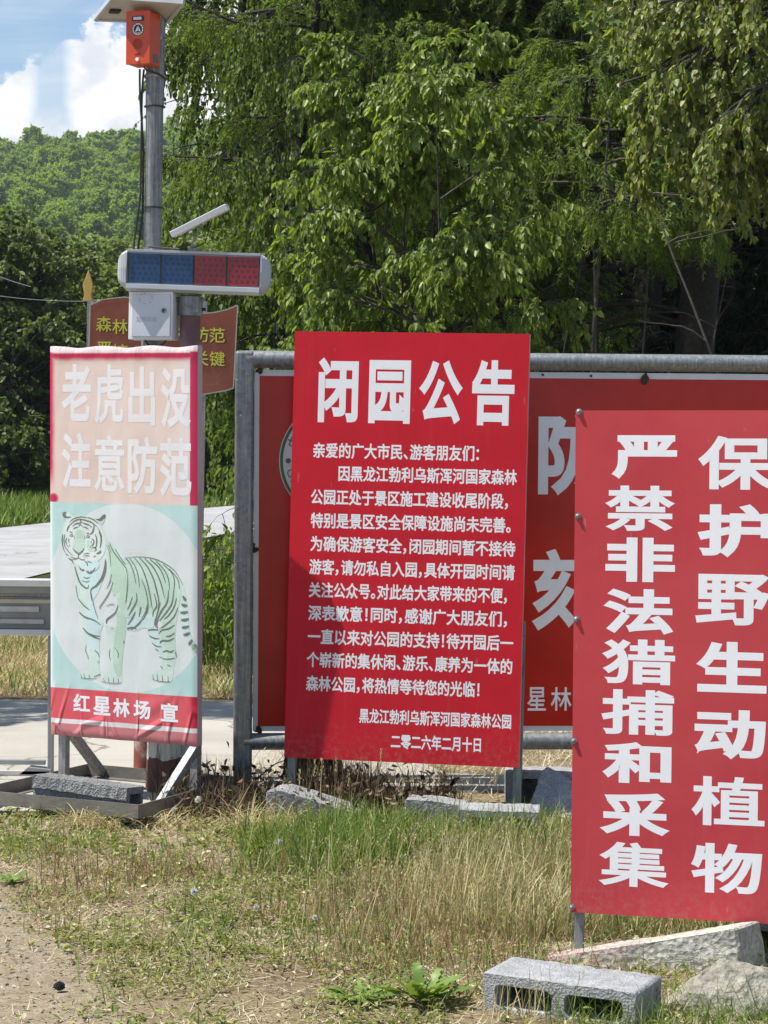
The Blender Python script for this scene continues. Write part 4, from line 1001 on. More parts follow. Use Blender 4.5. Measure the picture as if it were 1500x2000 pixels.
def ground_mat():
    m_, n_, p = newmat('dry_meadow_soil'); t = n_.n('ShaderNodeTexCoord').outputs['Object']
    a = n_.noise(t, 2.2, 8, .65); b = n_.noise(t, 45, 6, .7); d = n_.noise(n_.scale(t, (1, 2.2, 1)), 130, 3, .6)
    soil = n_.mix(n_.sm(b, .3, .7), (.15, .105, .065), (.30, .23, .15))
    straw = n_.mix(n_.sm(d, .35, .65), (.24, .18, .10), (.42, .35, .21))
    c_ = n_.mix(n_.sm(n_.m('ADD', n_.m('MULTIPLY', a, .6), n_.m('MULTIPLY', b, .4)), .38, .6), soil, straw)
    sp = n_.n('ShaderNodeSeparateXYZ'); n_.lk(t, sp.inputs[0])
    # bare sandy patch where the track begins, bottom left
    e = n_.m('ADD', n_.m('MULTIPLY', n_.m('ADD', sp.outputs[0], .84), 2.6), n_.m('MULTIPLY', n_.m('SUBTRACT', sp.outputs[1], 6.5), 1.0))
    e = n_.m('ADD', e, n_.m('MULTIPLY', n_.m('SUBTRACT', n_.noise(t, 4, 6, .65), .5), 1.2))
    sand = n_.mix(n_.sm(n_.noise(t, 22, 6, .7), .3, .7), (.31, .245, .165), (.46, .39, .285))
    sand = n_.mix(n_.sm(n_.noise(t, 160, 3, .7), .55, .7), sand, (.17, .125, .08))
    near = n_.sm(sp.outputs[1], 9.8, 9.2)
    c_ = n_.mix(n_.m('MULTIPLY', n_.sm(e, .25, -.15), near), c_, sand)
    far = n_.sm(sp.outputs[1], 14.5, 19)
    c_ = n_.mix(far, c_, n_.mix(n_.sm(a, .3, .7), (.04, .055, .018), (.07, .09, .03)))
    n_.lk(c_, p.inputs['Base Color']); p.inputs['Roughness'].default_value = 1; p.inputs['Specular IOR Level'].default_value = .1
    bp = n_.n('ShaderNodeBump'); bp.inputs['Strength'].default_value = .9; bp.inputs['Distance'].default_value = .03
    n_.lk(n_.m('ADD', n_.m('MULTIPLY', b, .7), n_.m('MULTIPLY', d, .35)), bp.inputs['Height']); n_.lk(bp.outputs[0], p.inputs['Normal'])
    return m_
xs = np.unique(np.concatenate([np.linspace(-900, -20, 18), np.linspace(-20, -3, 12), np.linspace(-3, 3, 121), np.linspace(3, 20, 12), np.linspace(20, 900, 18)]))
ys = np.unique(np.concatenate([np.linspace(-60, 3, 10), np.linspace(3, 11, 161), np.linspace(11, 40, 24), np.linspace(40, 1400, 30)]))
V, F = sheet(xs, ys, gz)
g = link('ground', fast_mesh('ground', V, [F], ground_mat(), smooth=True)); tag(g, kind='structure')

def road_mat(name, c0, c1, joints=False):
    m_, n_, p = newmat(name); t = n_.n('ShaderNodeTexCoord').outputs['Object']
    a = n_.noise(t, 1.1, 7, .6); b = n_.noise(t, 70, 4, .7)
    c_ = n_.mix(n_.sm(a, .3, .7), c0, c1); c_ = n_.mix(n_.m('MULTIPLY', n_.sm(b, .55, .75), .35 if joints else .12), c_, tuple(q_ * .55 for q_ in c0))
    if joints:
        w_ = n_.noise(n_.scale(t, (.6, 9, 1)), 1.5, 5, .65); c_ = n_.mix(n_.m('MULTIPLY', n_.sm(w_, .55, .75), .25), c_, (.30, .27, .23))
    cr = n_.n('ShaderNodeTexVoronoi', feature='DISTANCE_TO_EDGE'); cr.inputs['Scale'].default_value = .33
    wv = n_.n('ShaderNodeVectorMath', operation='ADD'); n_.lk(t, wv.inputs[0]); nz = n_.n('ShaderNodeTexNoise'); nz.inputs['Scale'].default_value = 1.5; nz.inputs['Detail'].default_value = 6; n_.lk(t, nz.inputs['Vector']); n_.lk(nz.outputs['Color'], wv.inputs[1]); n_.lk(wv.outputs[0], cr.inputs['Vector'])
    c_ = n_.mix(n_.m('MULTIPLY', n_.sm(cr.outputs[0], .006, .002), .7), c_, tuple(q_ * .35 for q_ in c0))
    stn = n_.noise(n_.scale(t, (.25, 2.0, 1) if joints else (.12, .16, 1)), 1.6, 7, .7); c_ = n_.mix(n_.m('MULTIPLY', n_.sm(stn, .52, .70), .4 if joints else .15), c_, tuple(q_ * .62 for q_ in c0))
    dst = n_.noise(t, 5, 8, .75); c_ = n_.mix(n_.m('MULTIPLY', n_.sm(dst, .56, .72), .45 if joints else .12), c_, (.34, .28, .20))
    n_.lk(c_, p.inputs['Base Color']); p.inputs['Roughness'].default_value = .95; p.inputs['Specular IOR Level'].default_value = .15
    bp = n_.n('ShaderNodeBump'); bp.inputs['Strength'].default_value = .5; bp.inputs['Distance'].default_value = .01; n_.lk(b, bp.inputs['Height']); n_.lk(bp.outputs[0], p.inputs['Normal'])
    return m_
def flat(name, pts, z, mat, thick=.03):
    P = [(p[0], p[1], z) for p in pts]; mb = MB(); n = len(P)
    tri = tessellate_polygon([[Vector(p) for p in P]])
    mb.add(P, [tuple(t) for t in tri]); mb.add(P + [(p[0], p[1], z - thick) for p in P], [(i, (i + 1) % n, n + (i + 1) % n, n + i) for i in range(n)])
    o = mb.build(name, mat); tag(o, kind='structure'); return o
ne = [(x, float(paved_edge(x)) + .06 * math.sin(x * 9) + .04 * math.sin(x * 23)) for x in np.linspace(-9, .75, 60)]
fe = [gnd(870, 1512), gnd(700, 1440), gnd(560, 1392), gnd(455, 1372), gnd(100, 1369), gnd(-2500, 1362)]
flat('concrete_apron', ne + [(.95, 10.35)] + [(p[0], p[1]) for p in fe], .006, road_mat('pale_concrete', (.345, .322, .282), (.43, .405, .36), True))
fr_ = [gnd(-2600, 1105), gnd(0, 1032), gnd(100, 1021), gnd(300, 1002), gnd(455, 988), gnd(700, 968)]
nr_ = [gnd(700, 1010), gnd(455, 1040), gnd(300, 1072), gnd(100, 1118), gnd(0, 1142), gnd(-1500, 1420)]
flat('road', [(p[0], p[1]) for p in fr_ + nr_], .008, road_mat('pale_asphalt', (.31, .315, .325), (.39, .39, .395)))

def hz(X, Y):
    t = np.clip((Y - 175) / 400, 0, 1); h = (t * t * (3 - 2 * t)) * .35 + t * .65
    crest = 75 + 4 * (vnoise(X / 24, Y * 0, 5) - .5) + X * .09
    return h * crest + (vnoise(X / 30, Y / 30, 9) - .5) * 9 * np.clip(t * 3, 0, 1) - 1.2 - np.clip((Y - 600) / 300, 0, 1) * 30
hxs = np.linspace(-420, 420, 70); hys = np.linspace(160, 900, 60)
V, F = sheet(hxs, hys, hz)
h_ = link('hill', fast_mesh('hill', V, [F], simple('hill_undergrowth', (.10, .155, .045), 1, 0, .4, .2, 0, 10), smooth=True)); tag(h_, kind='structure')

# ------------------------------------------------------------------ cinder blocks, kerbs, stones
def block_mesh(L, Wd, Hh, holes=2, web=.032, groove=False):
    """hollow block: length along x, holes run along y, height z; rounded cores"""
    cu = bpy.data.curves.new('core', 'CURVE'); cu.dimensions = '2D'; cu.fill_mode = 'BOTH'; cu.extrude = Wd / 2 - .002; cu.bevel_depth = .002; cu.bevel_resolution = 1
    def spl(pts):
        s_ = cu.splines.new('POLY'); s_.points.add(len(pts) - 1)
        for k, p in enumerate(pts): s_.points[k].co = (p[0], p[1], 0, 1)
        s_.use_cyclic_u = True
    rr = np.random.default_rng(int(L * 1000 + holes))
    def rough(pts, amp): return [(a + rr.normal(0, amp), b + rr.normal(0, amp)) for a, b in pts]
    def side(a, b, n): return [(a[0] + (b[0] - a[0]) * i / n, a[1] + (b[1] - a[1]) * i / n) for i in range(n)]
    o_ = [(-L / 2, -Hh / 2), (L / 2, -Hh / 2), (L / 2, Hh / 2), (-L / 2, Hh / 2)]
    spl(rough(side(o_[0], o_[1], 26) + side(o_[1], o_[2], 8) + side(o_[2], o_[3], 26) + side(o_[3], o_[0], 8), .0011))
    cw_ = (L - web * (holes + 1)) / holes; r0 = .02
    for k in range(holes):
        xc = -L / 2 + web + cw_ / 2 + k * (cw_ + web); a, b = cw_ / 2, Hh / 2 - web * .8; pts = []
        for qx, qz, st in ((1, 1, 0), (-1, 1, 1), (-1, -1, 2), (1, -1, 3)):
            for j in range(5):
                t = (st + j / 4) * math.pi / 2; pts.append((xc + qx * (a - r0) + r0 * math.cos(t), qz * (b - r0) + r0 * math.sin(t)))
        spl(rough(pts, .0008))
    ob = bpy.data.objects.new('core', cu); COL.objects.link(ob); bpy.context.view_layer.update()
    me = bpy.data.meshes.new_from_object(ob.evaluated_get(bpy.context.evaluated_depsgraph_get()))
    bpy.data.objects.remove(ob); bpy.data.curves.remove(cu)
    me.transform(Matrix(((1, 0, 0, 0), (0, 0, -1, 0), (0, 1, 0, 0), (0, 0, 0, 1)))); bm = bmesh.new(); bm.from_mesh(me)          # added plate closes the cores at the back so the openings read dark
    r_ = bmesh.ops.create_cube(bm, size=1); bmesh.ops.scale(bm, verts=r_['verts'], vec=(L - .012, .02, Hh - .012)); bmesh.ops.translate(bm, verts=r_['verts'], vec=(0, Wd / 2 - .013, 0))
    bm.to_mesh(me); bm.free(); me.materials.clear(); me.materials.append(M['cinder'])
    return me
def lump(o, amp, scale, sub=2):
    """break up a mesh for real: subdivide and displace"""
    if sub: 
        s_ = o.modifiers.new('cut', 'SUBSURF'); s_.subdivision_type = 'SIMPLE'; s_.levels = s_.render_levels = sub
    tx = bpy.data.textures.new('lumps', 'CLOUDS'); tx.noise_scale = scale; tx.noise_depth = 3
    d = o.modifiers.new('lumps', 'DISPLACE'); d.texture = tx; d.strength = amp; d.mid_level = .5; d.texture_coords = 'GLOBAL'
def block(loc, rot, L, Wd, Hh, label, holes=2, grp='cinder blocks', name='cinder_block'):
    o = link(name, block_mesh(L, Wd, Hh, holes)); o.location = loc; o.rotation_euler = rot
    return tag(o, label, 'cinder block', grp)
M['cinder_dark'] = concrete('dark_cinder_concrete', (.34, .345, .35), 1.0, 22, 150)
# the near one: its corners measured on the ground
block((.525, 6.135, .042), (R(1.0), R(.5), math.atan2(-.18, .365)), .435, .20, .115, 'nearest grey cinder block with two dark openings, lying in front of the pale stone wedge')
block((1.31, 6.94, .03), (0, 0, R(-20)), .39, .19, .12, 'grey cinder block cut by the right edge behind the stone wedge')
# on the tray: grooved side towards the camera, core end to the right
pb = TG(.44, .39, 0)
rotz = math.atan2(PT_.U[1], PT_.U[0])
def grooved(L, Hh, D_):
    prof = [(-D_ / 2, -Hh / 2), (-D_ / 2, -.022), (-D_ / 2 + .014, -.014), (-D_ / 2 + .014, .012), (-D_ / 2, .02), (-D_ / 2, Hh / 2), (D_ / 2, Hh / 2), (D_ / 2, -Hh / 2)]
    mb = MB(); n = len(prof); rows = 26; rr = np.random.default_rng(4); V = []; 
    for i in range(rows + 1):
        x = -L / 2 + L * i / rows
        for a, b in prof: V.append((x + rr.normal(0, .001), a + rr.normal(0, .0016), b + rr.normal(0, .0016)))
    mb.add(V, [(i * n + j, i * n + (j + 1) % n, (i + 1) * n + (j + 1) % n, (i + 1) * n + j) for i in range(rows) for j in range(n)] + [tuple(range(n))[::-1]])
    # hollow end on the right: ring of wall, then a recess
    e = rows * n; hole = [(-D_ / 2 + .026, -Hh / 2 + .03), (-D_ / 2 + .026, -.022), (-D_ / 2 + .026, -.014), (-D_ / 2 + .026, .012), (-D_ / 2 + .026, .02), (-D_ / 2 + .026, Hh / 2 - .028), (D_ / 2 - .02, Hh / 2 - .028), (D_ / 2 - .02, -Hh / 2 + .03)]
    base_ = [V[e + j] for j in range(n)] + [(L / 2, a, b) for a, b in hole] + [(L / 2 - .15, a, b) for a, b in hole]
    mb.add(base_, [(j, (j + 1) % n, n + (j + 1) % n, n + j) for j in range(n)] + [(n + j, n + (j + 1) % n, 2 * n + (j + 1) % n, 2 * n + j) for j in range(n)] + [tuple(2 * n + j for j in range(n))])
    return mb
o = grooved(.45, .138, .13).build('cinder_block', M['cinder_dark']); o.location = (pb[0], pb[1], .082); o.rotation_euler = (R(-3), R(2.5), rotz)
tag(o, 'grooved dark grey cinder block on the steel tray under the tiger board', 'cinder block', 'cinder blocks')
p = at(975, 1592, 9.03); block((p[0], 9.03, .03), (R(2), R(.5), R(-3)), .32, .16, .105, 'low half sunken grey cinder block in front of the notice\'s right leg')
p = at(1068, 1540, 9.72); block((p[0] + .02, 9.75, .045), (0, 0, R(-1)), .39, .17, .17, 'hollow grey cinder block standing behind the notice\'s right leg', 2)
def outline_stone(name, pts, Y, dirv_, mat, label, cat, grp, amp=.012, sc=.05, sub=3, tilt=None, turn=0.0):
    P = [at(x, y, (Y if tilt is None else Y + tilt * (y - pts[0][1])) - turn * (x - pts[0][0])) for x, y in pts]
    mb = MB(); c_ = np.mean(P, 0) + np.array(dirv_) / 2; 
    n = len(P); A = [q_ - c_ for q_ in P]; B = [q_ + np.array(dirv_) - c_ for q_ in P]
    ctrA = np.mean(A, 0); ctrB = np.mean(B, 0)
    mb.add(A + B + [ctrA, ctrB], [(i, (i + 1) % n, 2 * n) for i in range(n)] + [((i + 1) % n + n, i + n, 2 * n + 1) for i in range(n)] + [(i, n + i, n + (i + 1) % n, (i + 1) % n) for i in range(n)])
    o = mb.build(name, mat); o.location = Vector(c_)
    b = o.modifiers.new('bevel', 'BEVEL'); b.width = .006; b.segments = 1
    lump(o, amp, sc, sub); return tag(o, label, cat, grp)
outline_stone('kerb_stone', [(518, 1546), (545, 1543), (590, 1556), (645, 1574), (698, 1590), (700, 1612), (520, 1612)], 9.18, (.05, .11, .01), M['slab'], 'long grey kerb stone tilted down to the right under the notice', 'kerb stone', None, .006, .03)
outline_stone('concrete_chunk', [(790, 1560), (845, 1563), (905, 1573), (906, 1620), (788, 1620)], 9.12, (.03, .12, .0), M['slab'], 'squarish pale concrete chunk in tall grass below the middle of the notice', 'concrete chunk', None, .006, .03)
outline_stone('broken_slab', [(1056, 1508), (1063, 1505), (1116, 1536), (1150, 1560), (1150, 1625), (1090, 1625), (1034, 1572)], 9.52, (.02, .06, .012), M['cinder'], 'rough broken concrete slab leaning on edge beside the red board with columns', 'concrete slab', None, .01, .03, tilt=-.002)
M['lime'] = concrete('pale_stone', (.54, .52, .46), .7, 9, 70)
def wedge_mat():
    m_ = M['lime'].copy(); n_ = NB(m_.node_tree); p = m_.node_tree.nodes['Principled BSDF']; t = n_.n('ShaderNodeTexCoord').outputs['Object']
    src = p.inputs['Base Color'].links[0].from_socket; sp = n_.n('ShaderNodeSeparateXYZ'); n_.lk(t, sp.inputs[0])
    f = n_.m('MULTIPLY', n_.sm(n_.noise(t, 22, 5, .7), .46, .6), n_.sm(sp.outputs[0], .02, -.16)); n_.lk(n_.mix(n_.m('MULTIPLY', f, .5), src, (.50, .16, .20)), p.inputs['Base Color']); return m_
o = outline_stone('stone_wedge', [(1036, 1880), (1056, 1871), (1150, 1857), (1250, 1842), (1340, 1828), (1437, 1813), (1444, 1850), (1452, 1910), (1300, 1945), (1060, 1905)], 6.80, (.09, .12, .0), wedge_mat(), 'long pale stone wedge with a pinkish tip lying behind the nearest cinder block', 'stone', None, .009, .06, 4, turn=.0006)
def rock(c, rad, label, seed, mat, name='rock'):
    bm = bmesh.new(); bmesh.ops.create_icosphere(bm, subdivisions=5, radius=1); rr = np.random.default_rng(seed)
    pl = [(unit(rr.normal(0, 1, 3)), rr.uniform(.62, .9)) for _ in range(14)]
    for v_ in bm.verts:
        q_ = np.array(v_.co)
        for n_, d in pl:
            e = q_ @ n_
            if e > d: q_ = q_ - n_ * (e - d) * .92
        v_.co = q_ * np.array(rad)
    me = bpy.data.meshes.new(name); bm.to_mesh(me); bm.free(); me.materials.append(mat)
    o = link(name, me); o.location = c; lump(o, .016, .04, 0); return tag(o, label, 'rock')
p = at(1436, 1960, 6.12); rock((p[0], 6.18, .03), (.19, .13, .125), 'flat pale rock in the bottom right corner', 11, concrete('weathered_rock', (.37, .345, .285), 1.0, 7, 45))
P0 = [at(x, y, 10.25) for x, y in ((548, 1548), (560, 1440), (640, 1440), (664, 1548))]
for i in (0, 3): P0[i][2] = -.04
o = MB().prism(P0, (.02, .30, 0)).build('concrete_pier', concrete('shaded_concrete', (.028, .025, .023), .7, 14, 90), bevel=.008); tag(o, 'dark tapered pier standing on the concrete behind the notice\'s lower left corner', 'pier')  # the shadow over the pier is put into its concrete colour
# gravel grains and small stones pressed into the soil
gp = np.random.default_rng(8); mb = MB(); oct_ = np.array([(1, 0, 0), (0, 1, 0), (-1, 0, 0), (0, -1, 0), (0, 0, 1), (0, 0, -1)], float)
of_ = [(0, 1, 4), (1, 2, 4), (2, 3, 4), (3, 0, 4), (1, 0, 5), (2, 1, 5), (3, 2, 5), (0, 3, 5)]
for _ in range(900):
    x, y = gp.uniform(-1.9, .9), gp.uniform(5.75, 8.8)
    if gp.random() > (.9 if (x + .84) * 2.6 + (y - 6.5) < .2 else .22): continue
    r_ = gp.uniform(.0025, .006) if gp.random() < .93 else gp.uniform(.008, .016); V = oct_ * gp.uniform(.6, 1.2, (6, 1)) * np.array([1, 1, .65]) * r_; a = gp.uniform(0, 6.28)
    V = V @ np.array([[math.cos(a), math.sin(a), 0], [-math.sin(a), math.cos(a), 0], [0, 0, 1]]); mb.add(V + np.array([x, y, float(gz(x, y)) + r_ * .15]), of_)
tag(mb.build('gravel', simple('pebble_stone', (.30, .27, .22), .9, 0, .5, 40)), 'scattered gravel and small stones on the bare soil', 'gravel', kind='stuff')
# a pine cone and twigs on the bare soil
p = gnd(116, 1932); mb = MB()
for k in range(46):
    t = k * 2.4; f = k / 46; rr_ = .0105 * math.sin(math.pi * (f * .85 + .1)); c_ = np.array([p[0] - .014 + .028 * f, p[1] + rr_ * math.cos(t), .009 + rr_ * math.sin(t)])
    mb.box(c_, (.0034, .0034, .0013), (unit((.7, math.cos(t), math.sin(t))), unit((0, -math.sin(t), math.cos(t))), unit((-1, .7 * math.cos(t), .7 * math.sin(t)))))
tag(mb.build('pine_cone', M['bark'], smooth=False), 'small dark pine cone on the bare soil at bottom left', 'pine cone')

# ------------------------------------------------------------------ vegetation generators
def nrmz(a): return a / (np.linalg.norm(a, axis=-1, keepdims=True) + 1e-12)
def tubes(P, r, k=4):
    """P (n,m,3) paths, r (n,m) radii -> V, F of n tubes"""
    n, m_, _ = P.shape; t = nrmz(np.gradient(P, axis=1)); ref = np.array([.31, .17, .93]); a = nrmz(np.cross(t, ref)); b = np.cross(t, a)
    q_ = np.arange(k) * 2 * math.pi / k
    V = P[:, :, None, :] + (a[:, :, None, :] * np.cos(q_)[None, None, :, None] + b[:, :, None, :] * np.sin(q_)[None, None, :, None]) * r[:, :, None, None]
    idx = np.arange(n * m_ * k).reshape(n, m_, k); nx = np.roll(idx, -1, axis=2)
    F = np.stack([idx[:, :-1], nx[:, :-1], nx[:, 1:], idx[:, 1:]], -1).reshape(-1, 4)
    return V.reshape(-1, 3), F
def leaves6(base, d, nr, L, w):
    """ovate leaves folded on the midrib"""
    d = nrmz(d); s = nrmz(np.cross(d, nr)); nn = np.cross(s, d); L = L[:, None]; w = (w if np.ndim(w) else np.full(len(base), w))[:, None]
    b = base; tip = b + d * L - nn * L * .12
    l1 = b + d * L * .28 + s * w * .5 * L + nn * .10 * L; r1 = b + d * L * .28 - s * w * .5 * L + nn * .10 * L
    l2 = b + d * L * .64 + s * w * .38 * L + nn * .05 * L; r2 = b + d * L * .64 - s * w * .38 * L + nn * .05 * L
    V = np.stack([b, l1, l2, tip, r2, r1], 1).reshape(-1, 3); i = np.arange(len(base)) * 6
    return V, np.concatenate([np.stack([i, i + 1, i + 2, i + 3], 1), np.stack([i, i + 3, i + 4, i + 5], 1)])
def leaves4(base, d, nr, L, w):
    d = nrmz(d); s = nrmz(np.cross(d, nr)); L = L[:, None]; w = (w if np.ndim(w) else np.full(len(base), w))[:, None]
    V = np.stack([base, base + d * L * .45 + s * w, base + d * L, base + d * L * .45 - s * w], 1).reshape(-1, 3); i = np.arange(len(base)) * 4
    return V, np.stack([i, i + 1, i + 2, i + 3], 1)
def stars(base, d, nr, L):
    """five pointed maple like leaves"""
    d = nrmz(d); s = nrmz(np.cross(d, nr)); n = len(base); V = []
    for k, (a, r_) in enumerate([(180, .12), (125, .55), (100, .25), (62, .85), (32, .38), (0, 1), (-32, .38), (-62, .85), (-100, .25), (-125, .55)]):
        a = R(a); V.append(base + (d * math.cos(a) + s * math.sin(a)) * (r_ * L[:, None]) + d * L[:, None] * .3)
    V = np.stack(V, 1).reshape(-1, 3); return V, (np.arange(n) * 10)[:, None] + np.arange(10)[None, :]
def rand_dirs(g, n): return nrmz(g.normal(0, 1, (n, 3)))
def paths(start, d, L, droop, m_, g, wig=.12):
    """curving paths (n,m,3): start, direction, length, gravity pull"""
    n = len(start); P = np.empty((n, m_, 3)); P[:, 0] = start; dd = nrmz(d); st = (L / (m_ - 1))[:, None]
    dr = droop if np.ndim(droop) else np.full(n, droop)
    for k in range(1, m_):
        dd = nrmz(dd + g.normal(0, wig, (n, 3)) + np.array([0, 0, -1.0]) * dr[:, None]); P[:, k] = P[:, k - 1] + dd * st
    return P
def pick(P, f):
    """points and tangents at fractions f (n,k) along paths P"""
    n, m_, _ = P.shape; x = np.clip(f, 0, .999) * (m_ - 1); i = x.astype(int); fr = (x - i)[..., None]; r_ = np.arange(n)[:, None]
    a, b = P[r_, i], P[r_, i + 1]; return a + (b - a) * fr, nrmz(b - a)

def tree_meshes(seed, H, rad, z0=.12, stems=1, lean=0.0, n_limb=34, n_sub=8, n_twig=3, n_leaf=9, leaf=.06, lw=.62, kind='leaf', prof=(.35, 1, .95, .55, .12),
                up=.5, droop=.10, sub_len=.42, twig_len=.22, twig_droop=.25, leaf_droop=.8, trunk_r=.05, mats=None, bark=None, nm='tree', stemspread=.25, bare=0, side=None, hang=0):
    g = np.random.default_rng(seed); Vw, Fw, nw = [], [], 0
    def addw(V, F):
        nonlocal nw; Vw.append(V); Fw.append(F + nw); nw += len(V)
    th = g.uniform(0, 6.28, stems); d = np.stack([np.cos(th) * stemspread + lean, np.sin(th) * stemspread, np.ones(stems)], 1) if stems > 1 else np.array([[lean, 0, 1.0]])
    T = paths(np.column_stack([np.cos(th) * .06 * (stems > 1), np.sin(th) * .06 * (stems > 1), np.full(stems, -.1)]), d, np.full(stems, H * 1.02) * g.uniform(.85, 1.0, stems) if stems > 1 else np.full(1, H), -.01 if stems > 1 else 0, 12, g, .05 if stems > 1 else .025)
    rr = trunk_r * np.linspace(1, .15, 12)[None, :] * g.uniform(.7, 1, stems)[:, None]; rr[:, 0] *= 1.25
    addw(*tubes(T, rr, 10 if trunk_r > .1 else 7))
    f = z0 + (1 - z0) * (np.arange(n_limb) + g.uniform(0, 1, n_limb)) / n_limb; si = g.integers(0, stems, n_limb)
    S0, _ = pick(T[si], f[:, None]); S0 = S0[:, 0]
    hf = (f - z0) / (1 - z0); ll = rad * np.interp(hf, np.linspace(0, 1, len(prof)), prof) * g.uniform(.75, 1.15, n_limb)
    az = g.uniform(0, 6.28, n_limb) + np.arange(n_limb) * 2.4
    if side is not None: az = np.where(g.uniform(0, 1, n_limb) < .6, side + g.normal(0, .7, n_limb), az)
    ld = np.stack([np.cos(az), np.sin(az), np.full(n_limb, up) + (hf - .3) * (.5 if kind != 'larch' else .25)], 1)
    L_ = paths(S0, ld, ll, droop, 8, g, .08)
    if kind == 'larch': 
        u_ = np.linspace(0, 1, 8) ** 2.5; L_[:, :, 2] += u_[None, :] * ll[:, None] * .14
    lr = np.clip(ll * .016, .005, trunk_r * .5)[:, None] * np.linspace(1, .25, 8)[None, :]; addw(*tubes(L_, lr, 5))
    if bare:
        nb_ = bare; fb = g.uniform(.05, z0 * 1.3, nb_); B0, _ = pick(T[g.integers(0, stems, nb_)], fb[:, None]); a = g.uniform(0, 6.28, nb_)
        BP = paths(B0[:, 0], np.stack([np.cos(a), np.sin(a), g.uniform(-.35, .5, nb_)], 1), rad * g.uniform(.5, 1.1, nb_), .04, 9, g, .12); addw(*tubes(BP, (g.uniform(.008, .02, nb_) * (trunk_r / .2 + .2))[:, None] * np.linspace(1, .2, 9)[None, :], 5))
        B1, Bt = pick(BP, g.uniform(.3, .95, (nb_, 5))); nb2 = nb_ * 5
        BP2 = paths(B1.reshape(-1, 3), nrmz(Bt.reshape(-1, 3) + g.normal(0, .8, (nb2, 3))), g.uniform(.2, .7, nb2) * rad * .5, .08, 6, g, .2); addw(*tubes(BP2, np.linspace(.006, .002, 6)[None, :].repeat(nb2, 0), 4))
    # secondary branches
    fs = g.uniform(.18, 1.0, (n_limb, n_sub)) ** .8; p0, t0 = pick(L_, fs); p0 = p0.reshape(-1, 3); t0 = t0.reshape(-1, 3); ns = len(p0)
    lat = nrmz(np.cross(t0, np.array([0, 0, 1.0]))) * np.where(g.uniform(0, 1, ns) < .5, -1, 1)[:, None]
    sd_ = nrmz(t0 * .7 + lat * g.uniform(.4, 1.0, (ns, 1)) + g.normal(0, .28 if kind != 'larch' else .15, (ns, 3)))
    sl = sub_len * np.repeat(ll, n_sub) * (1.1 - .55 * fs.ravel()) * g.uniform(.6, 1.2, ns) + .05
    SP = paths(p0, sd_, sl, droop * 1.2 + hang * .3, 6, g, .12); addw(*tubes(SP, np.clip(sl * .010, .002, .012)[:, None] * np.linspace(1, .35, 6)[None, :], 3))
    # twigs
    ft = g.uniform(.15, 1.0, (ns, n_twig)); ft[:, -1] = .98; p1, t1 = pick(SP, ft); p1 = p1.reshape(-1, 3); t1 = t1.reshape(-1, 3); nt_ = len(p1)
    td = nrmz(t1 * .9 + g.normal(0, .45, (nt_, 3)) + np.array([0, 0, -1.0]) * hang)
    TP = paths(p1, td, twig_len * g.uniform(.5, 1.2, nt_), twig_droop, 5, g, .12); addw(*tubes(TP, np.linspace(.0028, .0012, 5)[None, :].repeat(nt_, 0) * (1 if H < 9 else 1.4), 3))
    fl = g.uniform(.08, 1.0, (nt_, n_leaf)); p2, t2 = pick(TP, fl); p2 = p2.reshape(-1, 3); t2 = t2.reshape(-1, 3); nl = len(p2)
    if kind == 'larch':
        dl = nrmz(t2 * 1.0 + rand_dirs(g, nl) * .75); V, F = leaves4(p2, dl, rand_dirs(g, nl), leaf * g.uniform(.6, 1.2, nl), lw * leaf); Fs = [F]
    else:
        dl = nrmz(t2 * .45 + rand_dirs(g, nl) * .65 + np.array([0, 0, -1.0]) * leaf_droop); nr = nrmz(rand_dirs(g, nl) * .75 + np.array([0, 0, .55]) + nrmz(dl * np.array([1, 1, 0]) + 1e-6) * .5)
        if kind == 'star': V, F = stars(p2, dl, nr, leaf * g.uniform(.6, 1.15, nl)); Fs = [F]
        elif kind == 'clump': V, F = leaves4(p2, dl, nr, leaf * g.uniform(.5, 1.3, nl), leaf * .4); Fs = [F]
        else: V, F = leaves6(p2, dl, nr, leaf * g.uniform(.38, 1.18, nl), lw * g.uniform(.8, 1.15, nl)); Fs = [F]
    crown = fast_mesh(nm + '_crown', V, Fs, mats)
    wood_ = fast_mesh(nm + '_trunk', np.vstack(Vw), [np.vstack(Fw)], bark or M['bark_grey'], smooth=True)
    return wood_, crown

def tree(name, meshes, loc, rz, label, cat, group=None, s=1.0, sz=None):
    t = thing(name, loc, label, cat, group); t.rotation_euler = (0, 0, rz); t.scale = (s, s, s if sz is None else sz)
    w_ = link('trunk', meshes[0]); w_.parent = t; c_ = link('crown', meshes[1]); c_.parent = t
    return t

